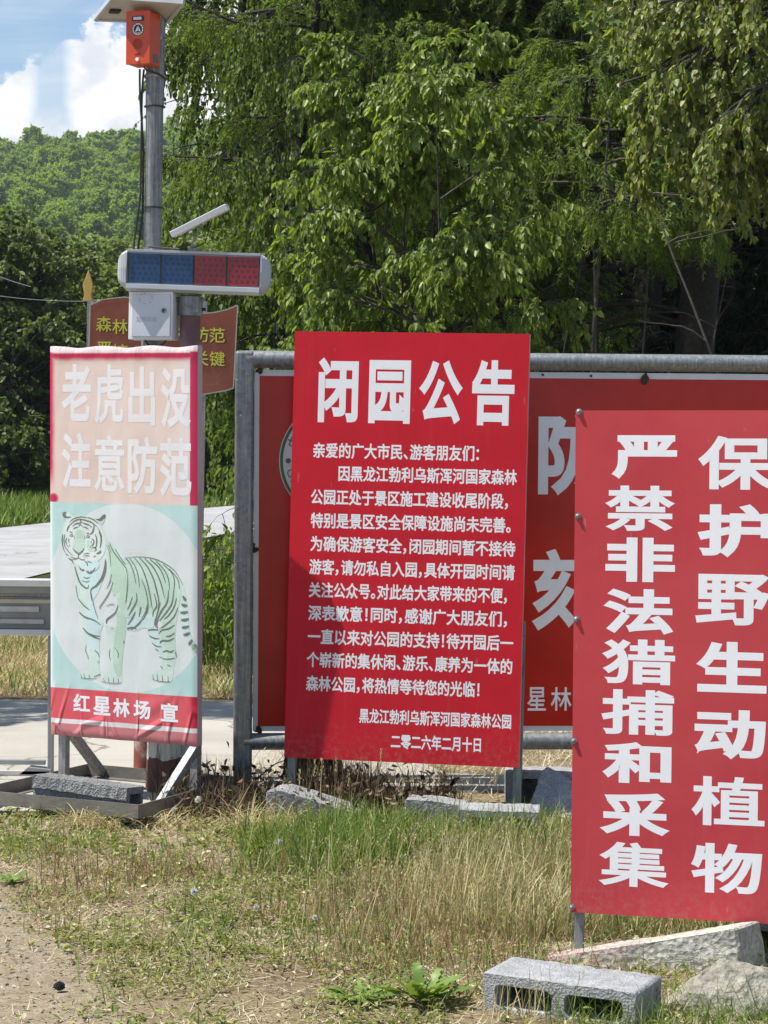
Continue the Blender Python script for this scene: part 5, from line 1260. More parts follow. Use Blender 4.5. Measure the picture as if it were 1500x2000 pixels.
LM = {
 'sapling': leafmat('sapling_leaves', [(.125, .19, .042), (.17, .25, .052), (.225, .305, .064), (.34, .40, .10)], .47, .42, .4),
 'linden': leafmat('linden_leaves', [(.14, .19, .045), (.19, .245, .058), (.27, .31, .085), (.38, .38, .15)], .47, .45, .45),
 'birch': leafmat('birch_leaves', [(.105, .16, .038), (.145, .21, .05), (.20, .265, .062)], .47, .45, .4),
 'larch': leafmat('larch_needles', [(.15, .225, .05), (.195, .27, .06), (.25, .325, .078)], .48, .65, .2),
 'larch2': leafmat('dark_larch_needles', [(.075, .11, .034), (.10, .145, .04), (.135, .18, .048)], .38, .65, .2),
 'maple': leafmat('maple_leaves', [(.10, .165, .042), (.14, .21, .052), (.22, .28, .08)], .4, .55, .3),
 'dark': leafmat('dark_tree_leaves', [(.075, .105, .03), (.11, .15, .04), (.165, .21, .06)], .42, .5, .3),
 'shade': leafmat('painted_shade_leaves', [(.012, .022, .008), (.02, .034, .011), (.032, .048, .015)], .25, .6, .2),  # shade of the wood's interior put into the bushes' leaf colour
 'olive': leafmat('olive_tree_leaves', [(.14, .19, .042), (.19, .24, .055), (.26, .30, .08)], .42, .5, .3),
 'hillA': leafmat('hill_leaves', [(.22, .31, .075), (.27, .36, .09), (.33, .42, .11)], .5, .7, .1),
 'hillB': leafmat('bright_hill_leaves', [(.27, .37, .08), (.32, .42, .10), (.38, .46, .125)], .5, .7, .1),
 'hillC': leafmat('dark_hill_needles', [(.10, .165, .055), (.13, .20, .065), (.17, .24, .075)], .45, .7, .1),
}
def X(px, Y): return (px - 750) / FOC * Y

# the sapling behind the notice
sap = tree_meshes(3, 4.55, 1.12, .14, 7, 0, 92, 11, 4, 17, .063, .54, prof=(.95, 1, .88, .60, .25), up=.62, droop=.09, sub_len=.36, twig_len=.22, twig_droop=.22, leaf_droop=.75, trunk_r=.024, mats=LM['sapling'], bark=M['bark_grey'], nm='sapling', stemspread=.07)
tree('young_tree', sap, (X(815, 15.8), 15.8, 0), 0, 'leafy many stemmed young tree right behind the closing notice', 'tree')
# drooping linden at the right
lin_ = tree_meshes(12, 7.4, 1.45, .47, 1, -.02, 84, 12, 5, 17, .056, .68, prof=(.85, 1.0, .95, .75, .25), up=.30, droop=.12, sub_len=.40, twig_len=.24, twig_droop=.22, leaf_droop=.6, trunk_r=.045, mats=LM['linden'], bark=M['bark_grey'], nm='linden', hang=.22, side=R(200))
tree('linden_tree', lin_, (X(1490, 14.6) + .3, 14.6, 0), 0, 'broad leaved tree with pale drooping twigs hanging in at the upper right', 'tree')
# maple boughs between
map_ = tree_meshes(21, 5.2, 1.0, .64, 1, .02, 15, 6, 3, 6, .062, .9, kind='star', prof=(.9, 1, .9, .5, .2), up=.35, droop=.09, sub_len=.5, twig_len=.24, twig_droop=.15, leaf_droop=.35, trunk_r=.03, mats=LM['maple'], nm='maple')
tree('maple_tree', map_, (X(1120, 17.6), 17.6, 0), .4, 'slim maple with star shaped leaves in front of the dark conifer gap', 'tree')
# weeping birch at the forest's left corner
bir = tree_meshes(31, 8.8, .80, .21, 1, 0, 84, 10, 5, 17, .050, .74, prof=(.95, 1, 1, .85, .4), up=.30, droop=.13, sub_len=.42, twig_len=.40, twig_droop=.5, leaf_droop=.8, trunk_r=.08, mats=LM['birch'], bark=M['bark'], nm='birch', hang=.45)
tree('birch_tree', bir, (X(528, 19.4), 19.4, 0), 0, 'dark weeping birch at the forest corner beside the tall pole', 'tree')
GBI = 'birches standing one behind another at the forest corner'
for px, Y, a, s_ in ((560, 23.0, 2.0, 1.05), (590, 26.5, 4.0, 1.2), (620, 31, 5, 1.3)):
    tree('birch_tree', bir, (X(px, Y), Y, 0), a, 'weeping birch half hidden behind the one at the forest corner', 'tree', GBI, s_)
# larches
LA = tree_meshes(41, 13.5, 1.75, .10, 1, 0, 104, 14, 8, 34, .052, .075, kind='larch', prof=(1, 1, .9, .6, .1), up=.06, droop=.035, sub_len=.36, twig_len=.26, twig_droop=.22, trunk_r=.13, mats=LM['larch'], bark=M['bark'], nm='larch', hang=.22)
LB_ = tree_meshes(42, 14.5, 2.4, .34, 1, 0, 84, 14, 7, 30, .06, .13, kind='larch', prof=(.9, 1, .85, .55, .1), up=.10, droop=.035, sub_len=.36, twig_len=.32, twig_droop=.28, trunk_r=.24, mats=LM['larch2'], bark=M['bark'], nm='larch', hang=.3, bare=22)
tree('larch_tree', LA, (X(725, 20.6), 20.6, 0), 0.6, 'feathery green larch left of the young tree', 'tree')
tree('larch_tree', LB_, (X(1335, 20.0), 20.0, 0), 2.2, 'thick trunked larch with bare drooping lower limbs behind the drooping leafy twigs', 'tree')
LC = tree_meshes(43, 4.9, 1.5, .72, 1, 0, 26, 12, 8, 34, .05, .075, kind='larch', prof=(1, 1, .8, .5, .15), up=.05, droop=.04, sub_len=.36, twig_len=.26, twig_droop=.3, trunk_r=.04, mats=LM['larch'], bark=M['bark'], nm='larch', hang=.35)
tree('larch_tree', LC, (X(1165, 18.4), 18.4, 0), 0.2, 'small bright larch with level sprays between the young tree and the drooping twigs', 'tree')
GW = 'conifers deep in the dark wood'
GL = 'dim larch deep in the dark wood behind the first row of trees'
tree('larch_tree', LA, (X(830, 22.0), 22.0, 0), 3.6, 'feathery green larch rising straight behind the young tree', 'tree', None, 1.05)
tree('larch_tree', LA, (X(960, 22.6), 22.6, 0), 5.1, 'feathery larch filling the top between the young tree and the maple', 'tree', None, 1.1)
k = 0
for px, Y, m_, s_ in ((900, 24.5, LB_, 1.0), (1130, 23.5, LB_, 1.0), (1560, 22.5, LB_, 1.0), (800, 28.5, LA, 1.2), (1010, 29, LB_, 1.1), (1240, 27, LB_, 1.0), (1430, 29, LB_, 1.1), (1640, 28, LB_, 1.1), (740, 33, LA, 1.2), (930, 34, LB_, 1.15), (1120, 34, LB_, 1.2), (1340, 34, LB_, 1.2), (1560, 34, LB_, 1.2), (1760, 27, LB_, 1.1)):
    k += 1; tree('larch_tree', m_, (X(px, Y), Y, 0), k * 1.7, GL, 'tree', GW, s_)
# slim pale stems in the dark
GS = 'slim pale stems in the dark wood'
stem_me = None
for px, Y, ln, r0 in ((1278, 19.0, -.02, .017), (1316, 19.4, .012, .014), (1006, 18.5, .04, .016), (1180, 18.8, -.05, .013), (1075, 19.6, .06, .013), (1590, 15.2, -.16, .017)):
    g = np.random.default_rng(px); P = paths(np.array([[X(px, Y), Y, -.1]]), np.array([[ln, .02, 1.0]]), np.array([3.4]), 0, 12, g, .045)
    t = thing('slim_tree', (X(px, Y), Y, 0), 'slim pale tree stem standing in the dark gap behind the boards', 'tree', GS)
    V, F = tubes(P, r0 * np.linspace(1, .4, 12)[None, :], 6); 
    b0, bt = pick(P, g.uniform(.2, .95, (1, 9))); b0 = b0.reshape(-1, 3); a = g.uniform(0, 6.28, 9)
    BP = paths(b0, np.stack([np.cos(a), np.sin(a), g.uniform(.1, .9, 9)], 1), g.uniform(.4, 1.0, 9), .03, 7, g, .13); V2, F2 = tubes(BP, np.linspace(.007, .002, 7)[None, :].repeat(9, 0), 4)
    put(link('trunk', fast_mesh('slim_trunk', np.vstack([V, V2]), [np.vstack([F, F2 + len(V)])], M['bark'] if px not in (1278, 1316, 1590) else M['bark_grey'], smooth=True)), t)
tree('birch_tree', bir, (-4.9, 11.6, 0), 1.1, 'birch outside the left edge whose crown streaks the concrete with shade', 'tree', None, 1.0)
# undergrowth bushes
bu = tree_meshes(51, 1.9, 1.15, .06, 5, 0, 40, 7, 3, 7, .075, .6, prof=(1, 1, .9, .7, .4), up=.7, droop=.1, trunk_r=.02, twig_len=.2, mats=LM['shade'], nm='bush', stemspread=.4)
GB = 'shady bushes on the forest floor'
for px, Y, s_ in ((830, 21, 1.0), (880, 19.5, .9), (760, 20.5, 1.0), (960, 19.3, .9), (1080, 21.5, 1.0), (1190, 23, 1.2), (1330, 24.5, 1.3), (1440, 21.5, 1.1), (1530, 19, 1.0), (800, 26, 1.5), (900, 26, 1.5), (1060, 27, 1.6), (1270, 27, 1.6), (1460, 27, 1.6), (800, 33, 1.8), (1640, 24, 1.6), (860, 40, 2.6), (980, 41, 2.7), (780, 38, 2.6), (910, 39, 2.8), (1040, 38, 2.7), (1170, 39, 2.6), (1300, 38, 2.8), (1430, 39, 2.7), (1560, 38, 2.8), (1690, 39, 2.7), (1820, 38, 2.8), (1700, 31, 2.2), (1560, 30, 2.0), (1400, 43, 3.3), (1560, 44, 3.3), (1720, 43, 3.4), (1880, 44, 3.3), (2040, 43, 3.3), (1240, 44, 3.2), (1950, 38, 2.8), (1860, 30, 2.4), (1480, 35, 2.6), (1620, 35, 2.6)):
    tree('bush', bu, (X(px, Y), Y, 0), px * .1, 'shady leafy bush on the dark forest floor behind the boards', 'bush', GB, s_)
lb = tree_meshes(52, 1.75, .85, .25, 4, 0, 34, 6, 3, 7, .062, .62, prof=(.8, 1, 1, .8, .4), up=.6, droop=.12, trunk_r=.016, twig_len=.2, mats=LM['sapling'], nm='bush', stemspread=.3)
tree('bush', lb, (X(1040, 13.9), 13.9, 0), .3, 'low bright leafy bush peeping over the notice\'s top right corner', 'bush', None, 1.0)
tree('bush', lb, (X(600, 14.6), 14.6, 0), 1.9, 'low bright leafy bush peeping over the notice\'s top left corner', 'bush', None, .97)

# trees across the road and the wooded hill
md = [tree_meshes(61 + k, 7.0, 2.5, .06, 1, 0, 60, 8, 4, 10, .15, .6, kind='clump', prof=(.8, 1, .95, .75, .3), up=.45, droop=.06, sub_len=.42, twig_len=.5, twig_droop=.2, leaf_droop=.5, trunk_r=.12, mats=mt, nm='roadside', stemspread=.3) for k, mt in enumerate((LM['dark'], LM['olive'], LM['birch']))]
GR = 'roadside trees beyond the grey road'
row = [(-300, 58, 0, 450), (-420, 57, 0, 450), (-540, 58, 2, 450), (-170, 54, 0, 420), (-70, 53, 0, 425), (10, 52, 0, 440), (60, 55, 2, 500), (104, 54, 0, 585), (150, 53, 0, 630), (195, 55, 2, 640), (245, 55, 0, 650), (300, 54, 0, 640), (350, 56, 2, 610), (405, 55, 0, 600), (452, 57, 0, 560), (505, 57, 0, 500),
       (85, 74, 1, 500), (140, 78, 1, 520), (195, 76, 1, 545), (235, 70, 1, 525), (290, 74, 1, 540), (345, 76, 2, 500), (30, 80, 2, 440), (-50, 78, 1, 430), (400, 78, 1, 480), (110, 108, 2, 470), (170, 112, 1, 480), (230, 114, 2, 500), (300, 112, 1, 480), (55, 116, 1, 450), (350, 116, 1, 470)]
def crown_top(me):
    a = np.empty(len(me.vertices) * 3); me.vertices.foreach_get('co', a); return np.percentile(a[2::3], 99.7)
mdt = [crown_top(m_[1]) for m_ in md]
for i, (px, Y, v_, yt) in enumerate(row):
    s_ = (1.55 + (852 - yt) / FOC * Y) / mdt[v_]
    tree('roadside_tree', md[v_], (X(px, Y), Y, 0), i * 1.3, ('dark leafy tree standing beyond the grey road', 'yellowish green tree behind the dark roadside trees', 'mid green small leaved tree beyond the grey road')[v_], 'tree', ('dark roadside trees', 'yellowish roadside trees', 'mid green roadside trees')[v_], s_ * 1.12, s_)
hv = []
for k, (mt, kd, H_, rd) in enumerate(((LM['hillA'], 'clump', 9.5, 3.6), (LM['hillB'], 'clump', 9, 3.5), (LM['hillA'], 'clump', 10.5, 3.3), (LM['hillC'], 'clump', 12.5, 2.6), (LM['hillC'], 'clump', 11.5, 2.9))):
    con = k >= 3
    w_, c_ = tree_meshes(80 + k, H_, rd, .12, 1, 0, 54, 7, 4, 7, .42 if not con else .40, .6, kind='clump', prof=(.7, 1, 1, .8, .35) if not con else (1, .85, .62, .36, .06), up=.5 if not con else .1, droop=.05, sub_len=.42, twig_len=.6, twig_droop=.2, leaf_droop=.4, trunk_r=.14, mats=mt, nm='hill_tree')
    hv.append((w_, c_))
GHt = ('leafy trees on the hillside', 'bright leafy trees on the hillside', 'leafy trees on the hillside', 'dark conifers on the hillside', 'dark conifers on the hillside')
GHl = ('leafy green tree among many on the wooded hillside', 'bright yellowish tree among many on the wooded hillside', 'leafy green tree among many on the wooded hillside', 'dark pointed conifer among many on the wooded hillside', 'dark pointed conifer among many on the wooded hillside')
g = np.random.default_rng(5); cnt = 0; Yh = 235.0
rest = []
while Yh < 590:
    stp = 6.7 + (Yh - 235) / 350 * 1.1
    x = X(-900, Yh) + g.uniform(0, 5)
    while x < X(560, Yh):
        px = 750 + x / Yh * FOC
        xx, yy_ = x + g.uniform(-1.6, 1.6), Yh + g.uniform(-2.5, 2.5); cf = float(vnoise(xx / 22, yy_ / 40, 21))
        v_ = int(g.choice(5, p=[.38, .34, .25, .01, .02] if cf < .58 or yy_ > 470 else [.25, .14, .19, .24, .18])); s_ = g.uniform(.62, .95)
        if -25 < px < 372 and cnt < 300:
            o = bpy.data.objects.new('hillside_tree', hv[v_][1]); COL.objects.link(o); cnt += 1
            o.location = (xx, yy_, float(hz(np.array(xx), np.array(yy_))) - .3); o.rotation_euler = (0, 0, g.uniform(0, 6.28)); o.scale = (s_, s_, s_ * g.uniform(.9, 1.12))
            tag(o, GHl[v_], 'tree', GHt[v_])
        else: rest.append((xx, yy_, v_, s_, g.uniform(0, 6.28)))
        x += stp * g.uniform(.85, 1.15)
    Yh += stp * 1.05
print('hill trees', cnt, 'rest', len(rest))
# everything of the hill wood outside the picture: one mass
Vs, Fs, n0 = [], [], 0
src = []
for w_, c_ in hv:
    a = np.empty(len(c_.vertices) * 3); c_.vertices.foreach_get('co', a); src.append(a.reshape(-1, 4, 3)[::12])
g.shuffle(rest)
for xx, yy_, v_, s_, a in rest[:1100]:
    q_ = src[v_]; c0, s0 = math.cos(a), math.sin(a); ctr = q_.mean(1, keepdims=True); q2 = (ctr + (q_ - ctr) * 3.0) * s_
    V = np.stack([q2[..., 0] * c0 - q2[..., 1] * s0 + xx, q2[..., 0] * s0 + q2[..., 1] * c0 + yy_, q2[..., 2] + float(hz(np.array(xx), np.array(yy_)))], -1).reshape(-1, 3)
    Vs.append(V); i = np.arange(len(V)).reshape(-1, 4) + n0; Fs.append(i); n0 += len(V)
o = link('hillside_forest', fast_mesh('hillside_forest', np.vstack(Vs), [np.vstack(Fs)], LM['hillA'])); tag(o, 'green mass of trees continuing along the hillside', 'forest', kind='stuff')
# overhead wires at the left
for (x0_, y0_, x1_, y1_, sag, nm) in ((-300, 500, 420, 560, .55, 'lower'), (-300, 330, 60, 560, .35, 'upper')):
    a, b = at(x0_, y0_, 46), at(x1_, y1_, 44); t = np.linspace(0, 1, 24)[:, None]; P = a + (b - a) * t; P[:, 2] -= (4 * t * (1 - t) * sag).ravel()
    tag(MB().tube(P, .005, 5).build('overhead_wire', M['gate_grey']), 'thin overhead wire sagging in front of the dark roadside trees' if nm == 'lower' else 'short steep overhead wire near the left edge above the sagging wire', 'wire')

# ------------------------------------------------------------------ grass, weeds, small plants
def blades(g, x, y, h, w, lean, curl, az=None, z=None, m_=4):
    """curved ribbons: V (n*(2m-1)) and faces"""
    n = len(x); az = g.uniform(0, 6.28, n) if az is None else az
    z0 = gz(x, y) if z is None else z
    d = np.stack([np.cos(az), np.sin(az), np.zeros(n)], 1); s = np.stack([-np.sin(az + g.normal(0, .8, n)), np.cos(az + g.normal(0, .8, n)), np.zeros(n)], 1)
    t = np.linspace(0, 1, m_); rows = []
    for k in range(m_):
        a = lean + curl * t[k]; L = h * t[k]
        if k == 0: P = np.column_stack([x, y, z0 - .004]); prev = P
        else:
            P = prev + (d * np.sin(a)[:, None] + np.array([0, 0, 1.0]) * np.cos(a)[:, None]) * (h / (m_ - 1))[:, None]; prev = P
        P = P.copy(); P[:, 2] = np.maximum(P[:, 2], z0 + .002)
        ww = (w * (1 - t[k] ** 2.2) * .5 + .0002)[:, None]
        rows += [P - s * ww, P + s * ww]
    V = np.stack(rows, 1).reshape(-1, 3); i = np.arange(n) * 2 * m_
    F = np.concatenate([np.stack([i + 2 * k, i + 2 * k + 1, i + 2 * k + 3, i + 2 * k + 2], 1) for k in range(m_ - 1)])
    return V, F
def scatter(g, n, x0, x1, y0, y1, dens):
    x = g.uniform(x0, x1, n); y = g.uniform(y0, y1, n); k = g.uniform(0, 1, n) < dens(x, y); return x[k], y[k]
def ss(x, a, b): t = np.clip((x - a) / (b - a), 0, 1); return t * t * (3 - 2 * t)
M['straw'] = leafmat('dry_straw', [(.33, .24, .12), (.50, .41, .22), (.62, .54, .33), (.40, .37, .17)], .25, .6, .25, (1.1, 1.05, .8))
M['straw_pale'] = leafmat('bleached_straw', [(.42, .33, .19), (.60, .52, .36), (.72, .65, .48), (.38, .27, .15)], .2, .7, .2, (1, 1, .9))
M['dead'] = leafmat('dead_brown_stems', [(.03, .022, .016), (.08, .052, .034), (.17, .12, .075), (.34, .27, .17)], .1, .8, .1, (1, 1, .9))
M['grass'] = leafmat('green_grass', [(.07, .135, .022), (.11, .185, .032), (.17, .245, .05), (.31, .33, .11)], .35, .45, .35, (1.15, 1.2, .6))
M['weed'] = leafmat('weed_leaves', [(.11, .145, .035), (.18, .22, .055), (.28, .31, .09), (.42, .38, .17)], .3, .5, .3, (1.1, 1.15, .6))
M['reddish'] = leafmat('reddish_stems', [(.24, .12, .08), (.30, .18, .09), (.40, .27, .14)], .15, .6, .2, (1, 1, .9))
g = np.random.default_rng(99)
def bare(x, y): return ss((x + .84) * 2.6 + (y - 6.5) * 1.0 + (fbm(x * 4, y * 4, 2) - .47) * 2.2, -.3, .35)   # 0 on the bare soil
def stuff(name, parts, mat, label, cat='grass'):
    Vs, Fs, n0 = [], [], 0
    for V, F in parts: Vs.append(V); Fs.append(F + n0); n0 += len(V)
    ks = {}
    for f in Fs: ks.setdefault(f.shape[1], []).append(f)
    o = link(name, fast_mesh(name, np.vstack(Vs), [np.vstack(v_) for v_ in ks.values()], mat)); return tag(o, label, cat, kind='stuff')
clear = lambda x, y: y < paved_edge(x) + .04
# litter of dry blades lying on the ground
pp = []
x, y = scatter(g, 92000, -2.2, 3.0, 5.7, 9.9, lambda x, y: (.18 + .82 * bare(x, y)) * clear(x, y) * (.35 + .65 * ss(fbm(x * 5, y * 5, 8), .36, .55)))
n = len(x); pp.append(blades(g, x, y, g.uniform(.02, .075, n), g.uniform(.0015, .0032, n), g.uniform(1.0, 1.5, n), g.uniform(-.3, .5, n), m_=3))
x, y = scatter(g, 14000, -1.1, 1.6, 9.6, 13.5, lambda x, y: (y > 9.9 + 0 * x) * (x > .2 + (13.5 - y) * -.35) * .9); n = len(x)
pp.append(blades(g, x, y, g.uniform(.05, .16, n), g.uniform(.002, .005, n), g.uniform(.5, 1.4, n), g.uniform(-.2, .9, n), m_=3))
n = 5200; x = g.uniform(-1.9, 1.9, n); y = g.uniform(5.75, 9.4, n); k = g.uniform(0, 1, n) < (.25 + .75 * bare(x, y)) * clear(x, y); x, y = x[k], y[k]; n = len(x)
pp.append(leaves6(np.column_stack([x, y, gz(x, y) + g.uniform(.002, .014, n)]), rand_dirs(g, n) * np.array([1, 1, .4]), rand_dirs(g, n) * .7 + np.array([0, 0, .8]), g.uniform(.008, .028, n), g.uniform(.25, .6, n)))
stuff('dry_litter', pp, M['straw_pale'], 'pale dry grass litter lying flat over the soil', 'dry grass')
# standing dry grass, thick towards the right
pp = []; pg = []
dr = lambda x, y: clear(x, y) * bare(x, y) * (.10 + .9 * ss(x, -.45, .35)) * ss(fbm(x * 3.2, y * 3.2, 14), .30, .58)
front = lambda x, y: 1 - .9 * (y < 6.95) * (x > .12)
x, y = scatter(g, 12000, -1.7, 3.0, 6.15, 9.2, lambda x, y: dr(x, y) * front(x, y) * (1 - .5 * ss(y, 8.2, 8.6) * (x < .62))); n = len(x)
hh = g.uniform(.03, .125, n) ** 1.0 * (.6 + .5 * ss(x, .1, .6))
pp.append(blades(g, x, y, hh, g.uniform(.0022, .0046, n), g.uniform(0, .6, n), g.uniform(-.4, 1.5, n)))
x, y = scatter(g, 33000, -1.2, 3.0, 6.4, 8.5, lambda x, y: dr(x, y) * front(x, y)); n = len(x)
pg.append(blades(g, x, y, g.uniform(.04, .16, n) * (.6 + .45 * ss(x, .1, .6)), g.uniform(.0022, .0044, n), g.uniform(0, .4, n), g.uniform(-.2, .9, n)))
x, y = scatter(g, 6000, .28, 3.0, 7.0, 8.8, lambda x, y: .8 + 0 * x); n = len(x)
pp.append(blades(g, x, y, g.uniform(.04, .15, n), g.uniform(.0022, .0048, n), g.uniform(0, .6, n), g.uniform(-.3, 1.7, n)))
x, y = scatter(g, 8800, .25, 3.0, 7.0, 8.8, lambda x, y: .8 + 0 * x); n = len(x)
pg.append(blades(g, x, y, g.uniform(.05, .20, n), g.uniform(.0024, .005, n), g.uniform(0, .5, n), g.uniform(-.2, 1.3, n)))
x, y = scatter(g, 420, .15, .60, 7.0, 7.8, lambda x, y: .8 + 0 * x); n = len(x)
pp.append(blades(g, x, y, g.uniform(.14, .28, n), g.uniform(.002, .004, n), g.uniform(0, .3, n), g.uniform(0, 1.2, n)))
x, y = scatter(g, 60, .27, .45, 5.98, 6.05, lambda x, y: .8 + 0 * x); n = len(x)
pp.append(blades(g, x, y, g.uniform(.05, .17, n), g.uniform(.0016, .003, n), g.uniform(0, .4, n), g.uniform(-.3, .9, n)))
# ripe heads on the taller stems
x, y = scatter(g, 1500, -.3, 1.2, 6.9, 8.3, lambda x, y: dr(x, y) * front(x, y)); n = len(x)
V, F = blades(g, x, y, g.uniform(.12, .22, n), np.full(n, .002), g.uniform(0, .25, n), g.uniform(0, .6, n)); pp.append((V, F))
tp = V.reshape(n, -1, 3)[:, -1]; b = np.repeat(tp, 7, 0) + np.column_stack([g.normal(0, .002, n * 7), g.normal(0, .002, n * 7), g.uniform(-.035, .004, n * 7)])
pp.append(leaves4(b, rand_dirs(g, n * 7) * .6 + np.array([0, 0, 1.0]), rand_dirs(g, n * 7), g.uniform(.006, .013, n * 7), .0018))
stuff('dry_grass', pp, M['straw'], 'standing dry straw coloured grass, thickest round the faded red board', 'dry grass')
M['sage'] = leafmat('greyish_green_grass', [(.15, .18, .06), (.22, .24, .085), (.31, .31, .13), (.44, .38, .20)], .25, .55, .25, (1.1, 1.1, .7))
stuff('fading_grass', pg, M['sage'], 'greyish green grass mixed into the dry grass', 'grass')
# arching dead tuft by the tray and along the back board
pp = []
for cx, cy, n, hl, hr in ((-1.17, 9.02, 260, .10, .20), (-1.10, 8.95, 160, .10, .17), (-.86, 9.0, 150, .10, .18), (-.52, 8.95, 150, .14, .26), (-.40, 9.1, 80, .14, .24)):
    x = cx + g.normal(0, .05, n); y = cy + g.normal(0, .05, n); az = g.uniform(0, 6.28, n)
    pp.append(blades(g, x, y, g.uniform(hl, hr, n), g.uniform(.002, .0042, n), g.uniform(.05, .5, n), g.uniform(1.1, 2.3, n), az, m_=6))
stuff('dry_tufts', pp, M['straw'], 'arching dry grass tufts in front of the tray stand', 'dry grass')
pp = []
x, y = scatter(g, 1700, -.95, .35, 9.05, 9.85, lambda x, y: .5 + .5 * ss(fbm(x * 6, y * 3, 4), .4, .6)); n = len(x)
pp.append(blades(g, x, y, g.uniform(.05, .24, n), g.uniform(.002, .005, n), g.uniform(0, .8, n), g.uniform(-.6, 1.8, n), m_=6))
x, y = scatter(g, 1100, -.36, -.02, 9.35, 9.85, lambda x, y: 1 + 0 * x); n = len(x)
pp.append(blades(g, x, y, g.uniform(.08, .27, n), g.uniform(.002, .006, n), g.uniform(0, .7, n), g.uniform(-.5, 1.6, n), m_=6))
x = g.normal(-.64, .10, 900); y = g.uniform(9.2, 9.75, 900); n = 900; pp.append(blades(g, x, y, g.uniform(.06, .22, n), g.uniform(.003, .008, n), g.uniform(.1, 1.0, n), g.uniform(-.5, 2.0, n), m_=6))
# curled dead leaves on them
n = 900; b = np.column_stack([g.uniform(-.9, .3, n), g.uniform(9.15, 9.85, n), np.abs(g.normal(0, .07, n)) + .01]); pp.append(leaves6(b, rand_dirs(g, n), rand_dirs(g, n), g.uniform(.02, .05, n), .45))
stuff('dead_weeds', pp, M['dead'], 'withered brown weeds along the foot of the wide framed board', 'weeds')
# reddish stems
x, y = scatter(g, 5200, -1.2, .5, 6.5, 8.4, lambda x, y: bare(x, y) * ss(fbm(x * 3, y * 3, 31), .48, .62)); n = len(x)
stuff('reddish_stems', [blades(g, x, y, g.uniform(.05, .15, n), g.uniform(.0014, .0026, n), g.uniform(0, .35, n), g.uniform(-.2, .5, n))], M['reddish'], 'thin reddish dry stems among the weeds', 'weeds')
# lush green grass below the notice
pp = []
gd = lambda x, y: clear(x, y) * ss(x, -.66, -.18) * (1 - ss(x, .45, .9)) * ss(y + (fbm(x * 3, y * 3, 12) - .47) * 1.2, 7.9, 8.6) * (.12 + .88 * ss(fbm(x * 5, y * 5, 44), .36, .58))
x, y = scatter(g, 17000, -.7, .95, 7.6, 9.3, gd); n = len(x)
pp.append(blades(g, x, y, g.uniform(.06, .22, n) * (1 - .5 * ss(y, 8.7, 9.05)), g.uniform(.0026, .0055, n), g.uniform(0, .5, n), g.uniform(-.2, 1.3, n), m_=5))
x, y = scatter(g, 21000, -2.2, 3.0, 6.0, 9.4, lambda x, y: clear(x, y) * bare(x, y) * ss(fbm(x * 2.4, y * 2.4, 61), .42, .60) * .8); n = len(x)
pp.append(blades(g, x, y, g.uniform(.04, .13, n), g.uniform(.0018, .0035, n), g.uniform(0, .6, n), g.uniform(0, 1.0, n)))
x, y = scatter(g, 1500, .45, 1.6, 5.75, 6.15, lambda x, y: .7 + 0 * x); n = len(x)
pp.append(blades(g, x, y, g.uniform(.05, .16, n), g.uniform(.0018, .0035, n), g.uniform(0, .5, n), g.uniform(0, 1.0, n)))
stuff('green_grass', pp, M['grass'], 'fresh green grass growing thickest below the closing notice', 'grass')
# small leafy weeds hugging the ground
x, y = scatter(g, 58000, -2.2, 3.0, 5.75, 9.4, lambda x, y: clear(x, y) * (.05 + .95 * bare(x, y)) * ss(fbm(x * 3.5, y * 3.5, 71), .36, .56) * (1 - .55 * ss(x, .0, .5)))
n = len(x); b = np.column_stack([x, y, gz(x, y) + np.abs(g.normal(0, .022, n)) + .004]); d = rand_dirs(g, n) * np.array([1, 1, .5]) + np.array([0, 0, .12])
pp = [leaves6(b, d, rand_dirs(g, n) * .5 + np.array([0, 0, 1.0]), g.uniform(.010, .030, n), .36)]
n = 2600; xx = g.uniform(-1.8, 1.7, n); yy_ = g.uniform(5.8, 9.3, n); kk = (g.uniform(0, 1, n) < bare(xx, yy_) * clear(xx, yy_) * ss(fbm(xx * 2.2, yy_ * 2.2, 88), .40, .58)); xx, yy_ = xx[kk], yy_[kk]; xx = np.repeat(xx, 5); yy_ = np.repeat(yy_, 5); n = len(xx)
b = np.column_stack([xx + g.normal(0, .006, n), yy_ + g.normal(0, .006, n), gz(xx, yy_) + g.uniform(.002, .012, n)]); pp.append(leaves6(b, rand_dirs(g, n) * np.array([1, 1, .35]) + np.array([0, 0, .3]), rand_dirs(g, n) * .4 + np.array([0, 0, 1.0]), g.uniform(.016, .042, n), g.uniform(.28, .5, n)))
x, y = scatter(g, 9000, -1.9, 1.6, 5.75, 9.2, lambda x, y: clear(x, y) * bare(x, y) * ss(fbm(x * 3.5, y * 3.5, 71), .40, .56)); n = len(x)
pp.append(blades(g, x, y, g.uniform(.03, .10, n), g.uniform(.0018, .0035, n), g.uniform(0, .8, n), g.uniform(-.3, 1.2, n)))
stuff('ground_weeds', pp, M['weed'], 'low yellow green weeds creeping over the bare ground', 'weeds')
# crumbs of soil and bark chips on the bare patch
n = 6500; x = g.uniform(-1.9, 1.2, n); y = g.uniform(5.75, 9.0, n); k = g.uniform(0, 1, n) > .45 * bare(x, y); x, y = x[k], y[k]; n = len(x)
b = np.column_stack([x, y, gz(x, y) + .003]); V1, F1 = leaves4(b, rand_dirs(g, n) * np.array([1, 1, .25]), rand_dirs(g, n) + np.array([0, 0, 1.2]), g.uniform(.006, .026, n), g.uniform(.002, .005, n))
stuff('soil_crumbs', [(V1, F1)], M['dead'], 'dark crumbs and chips scattered on the bare soil', 'debris')
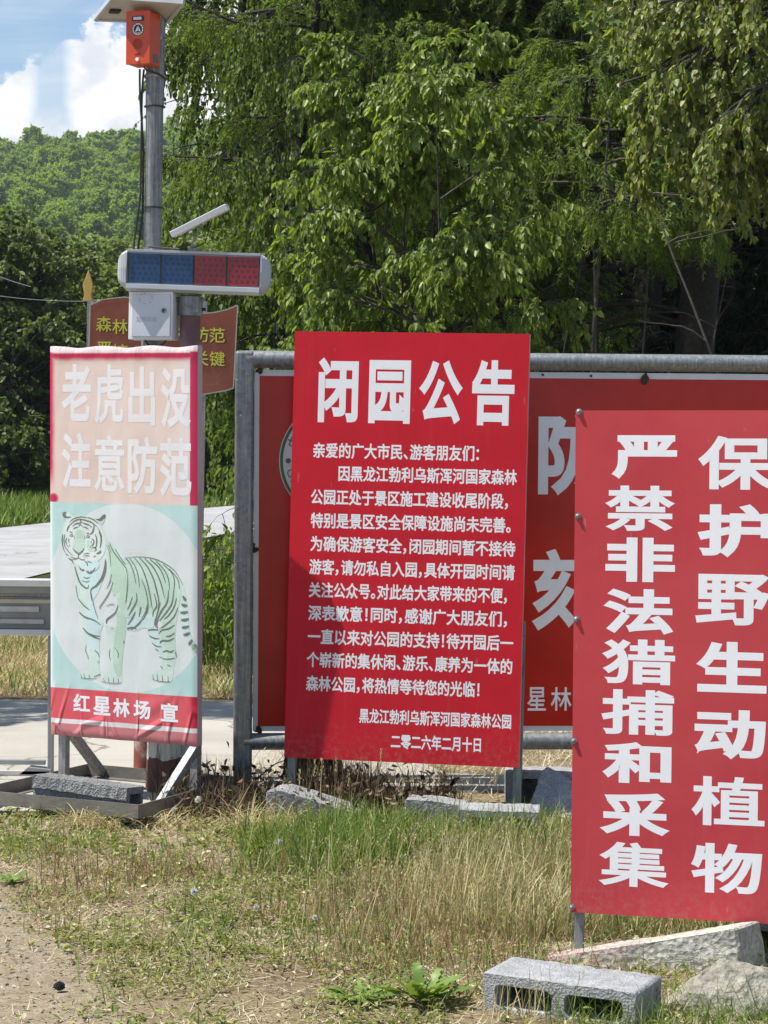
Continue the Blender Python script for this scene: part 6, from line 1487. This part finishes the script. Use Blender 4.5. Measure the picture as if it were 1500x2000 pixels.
# verge across the apron, tall weeds beside it, far verge
pp = []
x, y = scatter(g, 26000, -4.2, -.4, 13.3, 18.5, lambda x, y: .9 + 0 * x); n = len(x)
pp.append(blades(g, x, y, g.uniform(.04, .15, n), g.uniform(.004, .009, n), g.uniform(0, .7, n), g.uniform(0, 1.2, n), z=np.zeros(n)))
stuff('verge_straw', pp, M['straw'], 'dry grass verge on the far side of the concrete apron', 'dry grass')
pp = []
x, y = scatter(g, 11000, -4.5, -.4, 13.4, 20, lambda x, y: ss(fbm(x * 1.5, y * 1.5, 3), .35, .6)); n = len(x)
pp.append(blades(g, x, y, g.uniform(.05, .2, n), g.uniform(.005, .010, n), g.uniform(0, .6, n), g.uniform(0, 1.1, n), z=np.zeros(n)))
stuff('verge_grass', pp, M['grass'], 'green grass on the verge beyond the concrete apron', 'grass')
pp = []
n = 9000; x = g.uniform(-1.75, -.5, n); y = g.uniform(14.6, 18.5, n); top = .15 + .62 * ss(x, -1.7, -1.25); zz_ = g.uniform(0, 1, n) ** .8 * top * (.7 + .6 * fbm(x * 5, y * 5, 5))
pp.append(leaves6(np.column_stack([x, y, zz_]), rand_dirs(g, n) + np.array([0, 0, .1]), rand_dirs(g, n) * .6 + np.array([0, 0, 1]), g.uniform(.03, .085, n), .4))
x, y = g.uniform(-1.75, -.5, 2200), g.uniform(14.6, 18.5, 2200); n = 2200
pp.append(blades(g, x, y, (.15 + .6 * ss(x, -1.7, -1.25)) * g.uniform(.6, 1.2, n), g.uniform(.004, .008, n), g.uniform(0, .2, n), g.uniform(-.1, .5, n), z=np.zeros(n)))
stuff('tall_weeds', pp, M['grass'], 'tall leafy green weeds seen between the tiger board and the framed board', 'weeds')
pp = []
n = 30000; y = g.uniform(37, 53, n); x = g.uniform(-.30, 0, n) * y; rd = np.interp(x, [-6.2, -5.8, -3.3, -1.5], [36.9, 39.7, 50, 60]); k = y > rd + .2; x, y = x[k], y[k]; n = len(x)
pp.append(blades(g, x, y, g.uniform(.12, .42, n), g.uniform(.015, .035, n), g.uniform(0, .5, n), g.uniform(0, 1.0, n), z=np.zeros(n), m_=3))
stuff('far_verge', pp, M['grass'], 'bright green grass strip along the far side of the grey road', 'grass')
# seed heads standing up in front of the notice
pp = []; x = np.array([-.30, -.245, -.19, -.12, -.015, .09, .48, -.33]); y = np.full(8, 9.15) + g.uniform(-.1, .1, 8)
V, F = blades(g, x, y, np.array([.26, .25, .24, .20, .30, .16, .22, .2]), np.full(8, .0035), np.zeros(8), g.uniform(.0, .25, 8)); pp.append((V, F))
tips = V.reshape(8, -1, 3)[:, -1]
for t in tips:
    n = 40; b = t + np.column_stack([g.normal(0, .003, n), g.normal(0, .003, n), g.uniform(-.055, .01, n)]); pp.append(leaves4(b, rand_dirs(g, n) * .5 + np.array([0, 0, 1.0]), rand_dirs(g, n), g.uniform(.008, .014, n), .0022))
stuff('seed_stalks', pp, M['straw'], 'few tall seed stalks rising in front of the notice\'s lower edge', 'grass')

# dandelions and broad leaved plants, one object each
M['dand'] = leafmat('dandelion_leaves', [(.12, .20, .04), (.16, .25, .05), (.22, .31, .08)], .3, .4, .45)
def rosette(px, py, rad_, n, up_, seed, label):
    g = np.random.default_rng(seed); c_ = gnd(px, py); c_[2] = float(gz(c_[0], c_[1])); mb_V, mb_F, k0 = [], [], 0
    for i in range(n):
        az = i * 2.4 + g.normal(0, .25); L = rad_ * g.uniform(.65, 1.15); m_ = 15; t = np.linspace(0, 1, m_); el = up_ * g.uniform(.5, 1.3)
        r_ = L * t * (math.cos(el) + .12); z = L * (t * math.sin(el) - .38 * t ** 2 * math.sin(el)) + .004 + .03 * L * np.sin(t * 9 + i)
        wv = .12 * L * (.25 + .75 * np.sin(math.pi * np.clip(t * .95, 0, 1)) ** .8) * np.where(np.arange(m_) % 2 == 0, 1.0, .55) * (t < .99)
        d = np.array([math.cos(az), math.sin(az)]); s_ = np.array([-d[1], d[0]])
        mid = np.column_stack([c_[0] + d[0] * r_, c_[1] + d[1] * r_, c_[2] + z]); tw = g.normal(0, .3)
        off = np.column_stack([s_[0] * wv, s_[1] * wv, wv * (.25 + tw)]); off2 = np.column_stack([-s_[0] * wv, -s_[1] * wv, wv * (.25 - tw)])
        mb_V += [mid + off, mid, mid + off2]
        a = np.arange(m_ - 1) + k0; mb_F += [np.stack([a, a + m_, a + m_ + 1, a + 1], 1), np.stack([a + m_, a + 2 * m_, a + 2 * m_ + 1, a + m_ + 1], 1)]; k0 += 3 * m_
    return tag(link('dandelion_plant', fast_mesh('dandelion_plant', np.vstack(mb_V), [np.vstack(mb_F)], M['dand'])), label, 'plant', 'jagged leaved rosettes')
rosette(828, 1960, .15, 30, .95, 1, 'largest dandelion rosette with upright jagged leaves beside the nearest cinder block')
rosette(700, 1952, .11, 22, .4, 2, 'flat mid sized dandelion rosette just beside the largest one')
rosette(25, 1722, .075, 16, .5, 3, 'small green rosette at the left edge of the weedy ground')
rosette(735, 1640, .07, 14, .8, 4, 'bright green feathery rosette at the near edge of the lush grass')
rosette(690, 1770, .05, 12, .7, 5, 'little leafy rosette in the dry grass in front of the lush grass')
c_ = gnd(484, 1676); V, F = [], []; mb = MB()
for az, L, wd_ in ((2.4, .085, .036), (.6, .08, .032), (-.6, .06, .026), (3.6, .05, .022)):
    t = np.linspace(0, 1, 9); d = np.array([math.cos(az), .4 * math.sin(az)]); r_ = L * .45 * t; z = L * t * (1 - .2 * t); w_ = wd_ / 2 * np.sin(math.pi * np.clip(t * .93 + .05, 0, 1)) ** .7; s_ = np.array([-math.sin(az) * .3 + 1, .3])
    mid = np.column_stack([c_[0] + d[0] * r_, c_[1] + d[1] * r_, z]); o1 = np.column_stack([s_[0] * w_, s_[1] * w_, w_ * .2])
    mb.add(np.vstack([mid + o1, mid, mid - o1 * np.array([1, 1, -1])]), [(i, 9 + i, 10 + i, i + 1) for i in range(8)] + [(9 + i, 18 + i, 19 + i, 10 + i) for i in range(8)])
tag(mb.build('broad_leaf_plant', M['dand'], smooth=True, fix=False), 'small plant with two broad upright green leaves left of the lush grass', 'plant')
M['fluff'] = simple('white_seed_fluff', (.75, .73, .69), .9)
M['stalk'] = simple('pale_green_stalk', (.28, .30, .10), .6)
for px, py, hh, r_, lb_ in ((345, 1640, .115, .0085, 'white dandelion clock on a bent stalk just under the steel brace'), (392, 1632, .14, .013, 'tallest white dandelion clock, right of the tray'), (386, 1790, .08, .012, 'white dandelion clock with a dark heart in the middle of the weeds'),
                            (552, 1672, .05, .014, 'white dandelion clock at the left edge of the lush grass'), (508, 1800, .045, .009, 'small white dandelion clock low in the middle of the reddish stems'), (622, 1850, .09, .008, 'pale closed dandelion head in the dry grass at middle')):
    c_ = gnd(px, py); t = thing('dandelion_clock', c_, lb_, 'flower', 'dandelion seed heads'); top_ = c_ + np.array([-.012, .0, hh])
    put(MB().tube([c_ - np.array([0, 0, .01]), c_ * .5 + top_ * .5 + np.array([.012, 0, .01]), top_], .0018, 5).build('stalk', M['stalk']), t)
    n = 260; d = rand_dirs(g, n) * np.array([1, 1, 1.15]); V, F = leaves4(np.repeat(top_[None], n, 0) + d * r_ * .25, d, rand_dirs(g, n), np.full(n, r_ * .9), .0011)
    put(link('seed_head', fast_mesh('seed_head', V, [F], M['fluff'])), t)
    if hh == .08: put(MB().tube([top_, top_ + np.array([-.004, -.004, -.008])], [.006, .004], 8).build('heart', M['dark']), t)
# dry twigs poking out by the frame post
for k, (a, b, lb_) in enumerate((((568, 1478), (500, 1520), 'bare dark twig poking out beside the framed board\'s left post'), ((905, 1520), (1010, 1505), 'pale broken branch lying on dry grass behind the notice'))):
    A, B = at(*a, 9.6 if k == 0 else 10.6), at(*b, 9.75 if k == 0 else 10.7); P = A + (B - A) * np.linspace(0, 1, 7)[:, None] + g.normal(0, .008, (7, 3)); mb = MB(); mb.tube(P, np.linspace(.002, .004, 7), 5)
    for i in (2, 4): mb.tube([P[i], P[i] + np.array([.04, -.02, .05 * (1 if i == 2 else -.6)]), P[i] + np.array([.07, -.02, .06])], .0015, 4)
    tag(mb.build('twig', M['bark']), lb_, 'twig')

# ------------------------------------------------------------------ summer haze over the valley
mh = bpy.data.materials.new('valley_haze'); mh.use_nodes = True; nh = mh.node_tree; nh.nodes.clear()
oh = nh.nodes.new('ShaderNodeOutputMaterial'); pv = nh.nodes.new('ShaderNodeVolumePrincipled')
pv.inputs['Color'].default_value = (.80, .88, .95, 1); pv.inputs['Density'].default_value = .00022; pv.inputs['Anisotropy'].default_value = .2
nh.links.new(pv.outputs[0], oh.inputs['Volume'])
hzb = MB().box((0, 690, 53), (960, 800, 57)).build('haze', mh); tag(hzb, 'thin summer haze filling the valley', 'haze', kind='stuff')
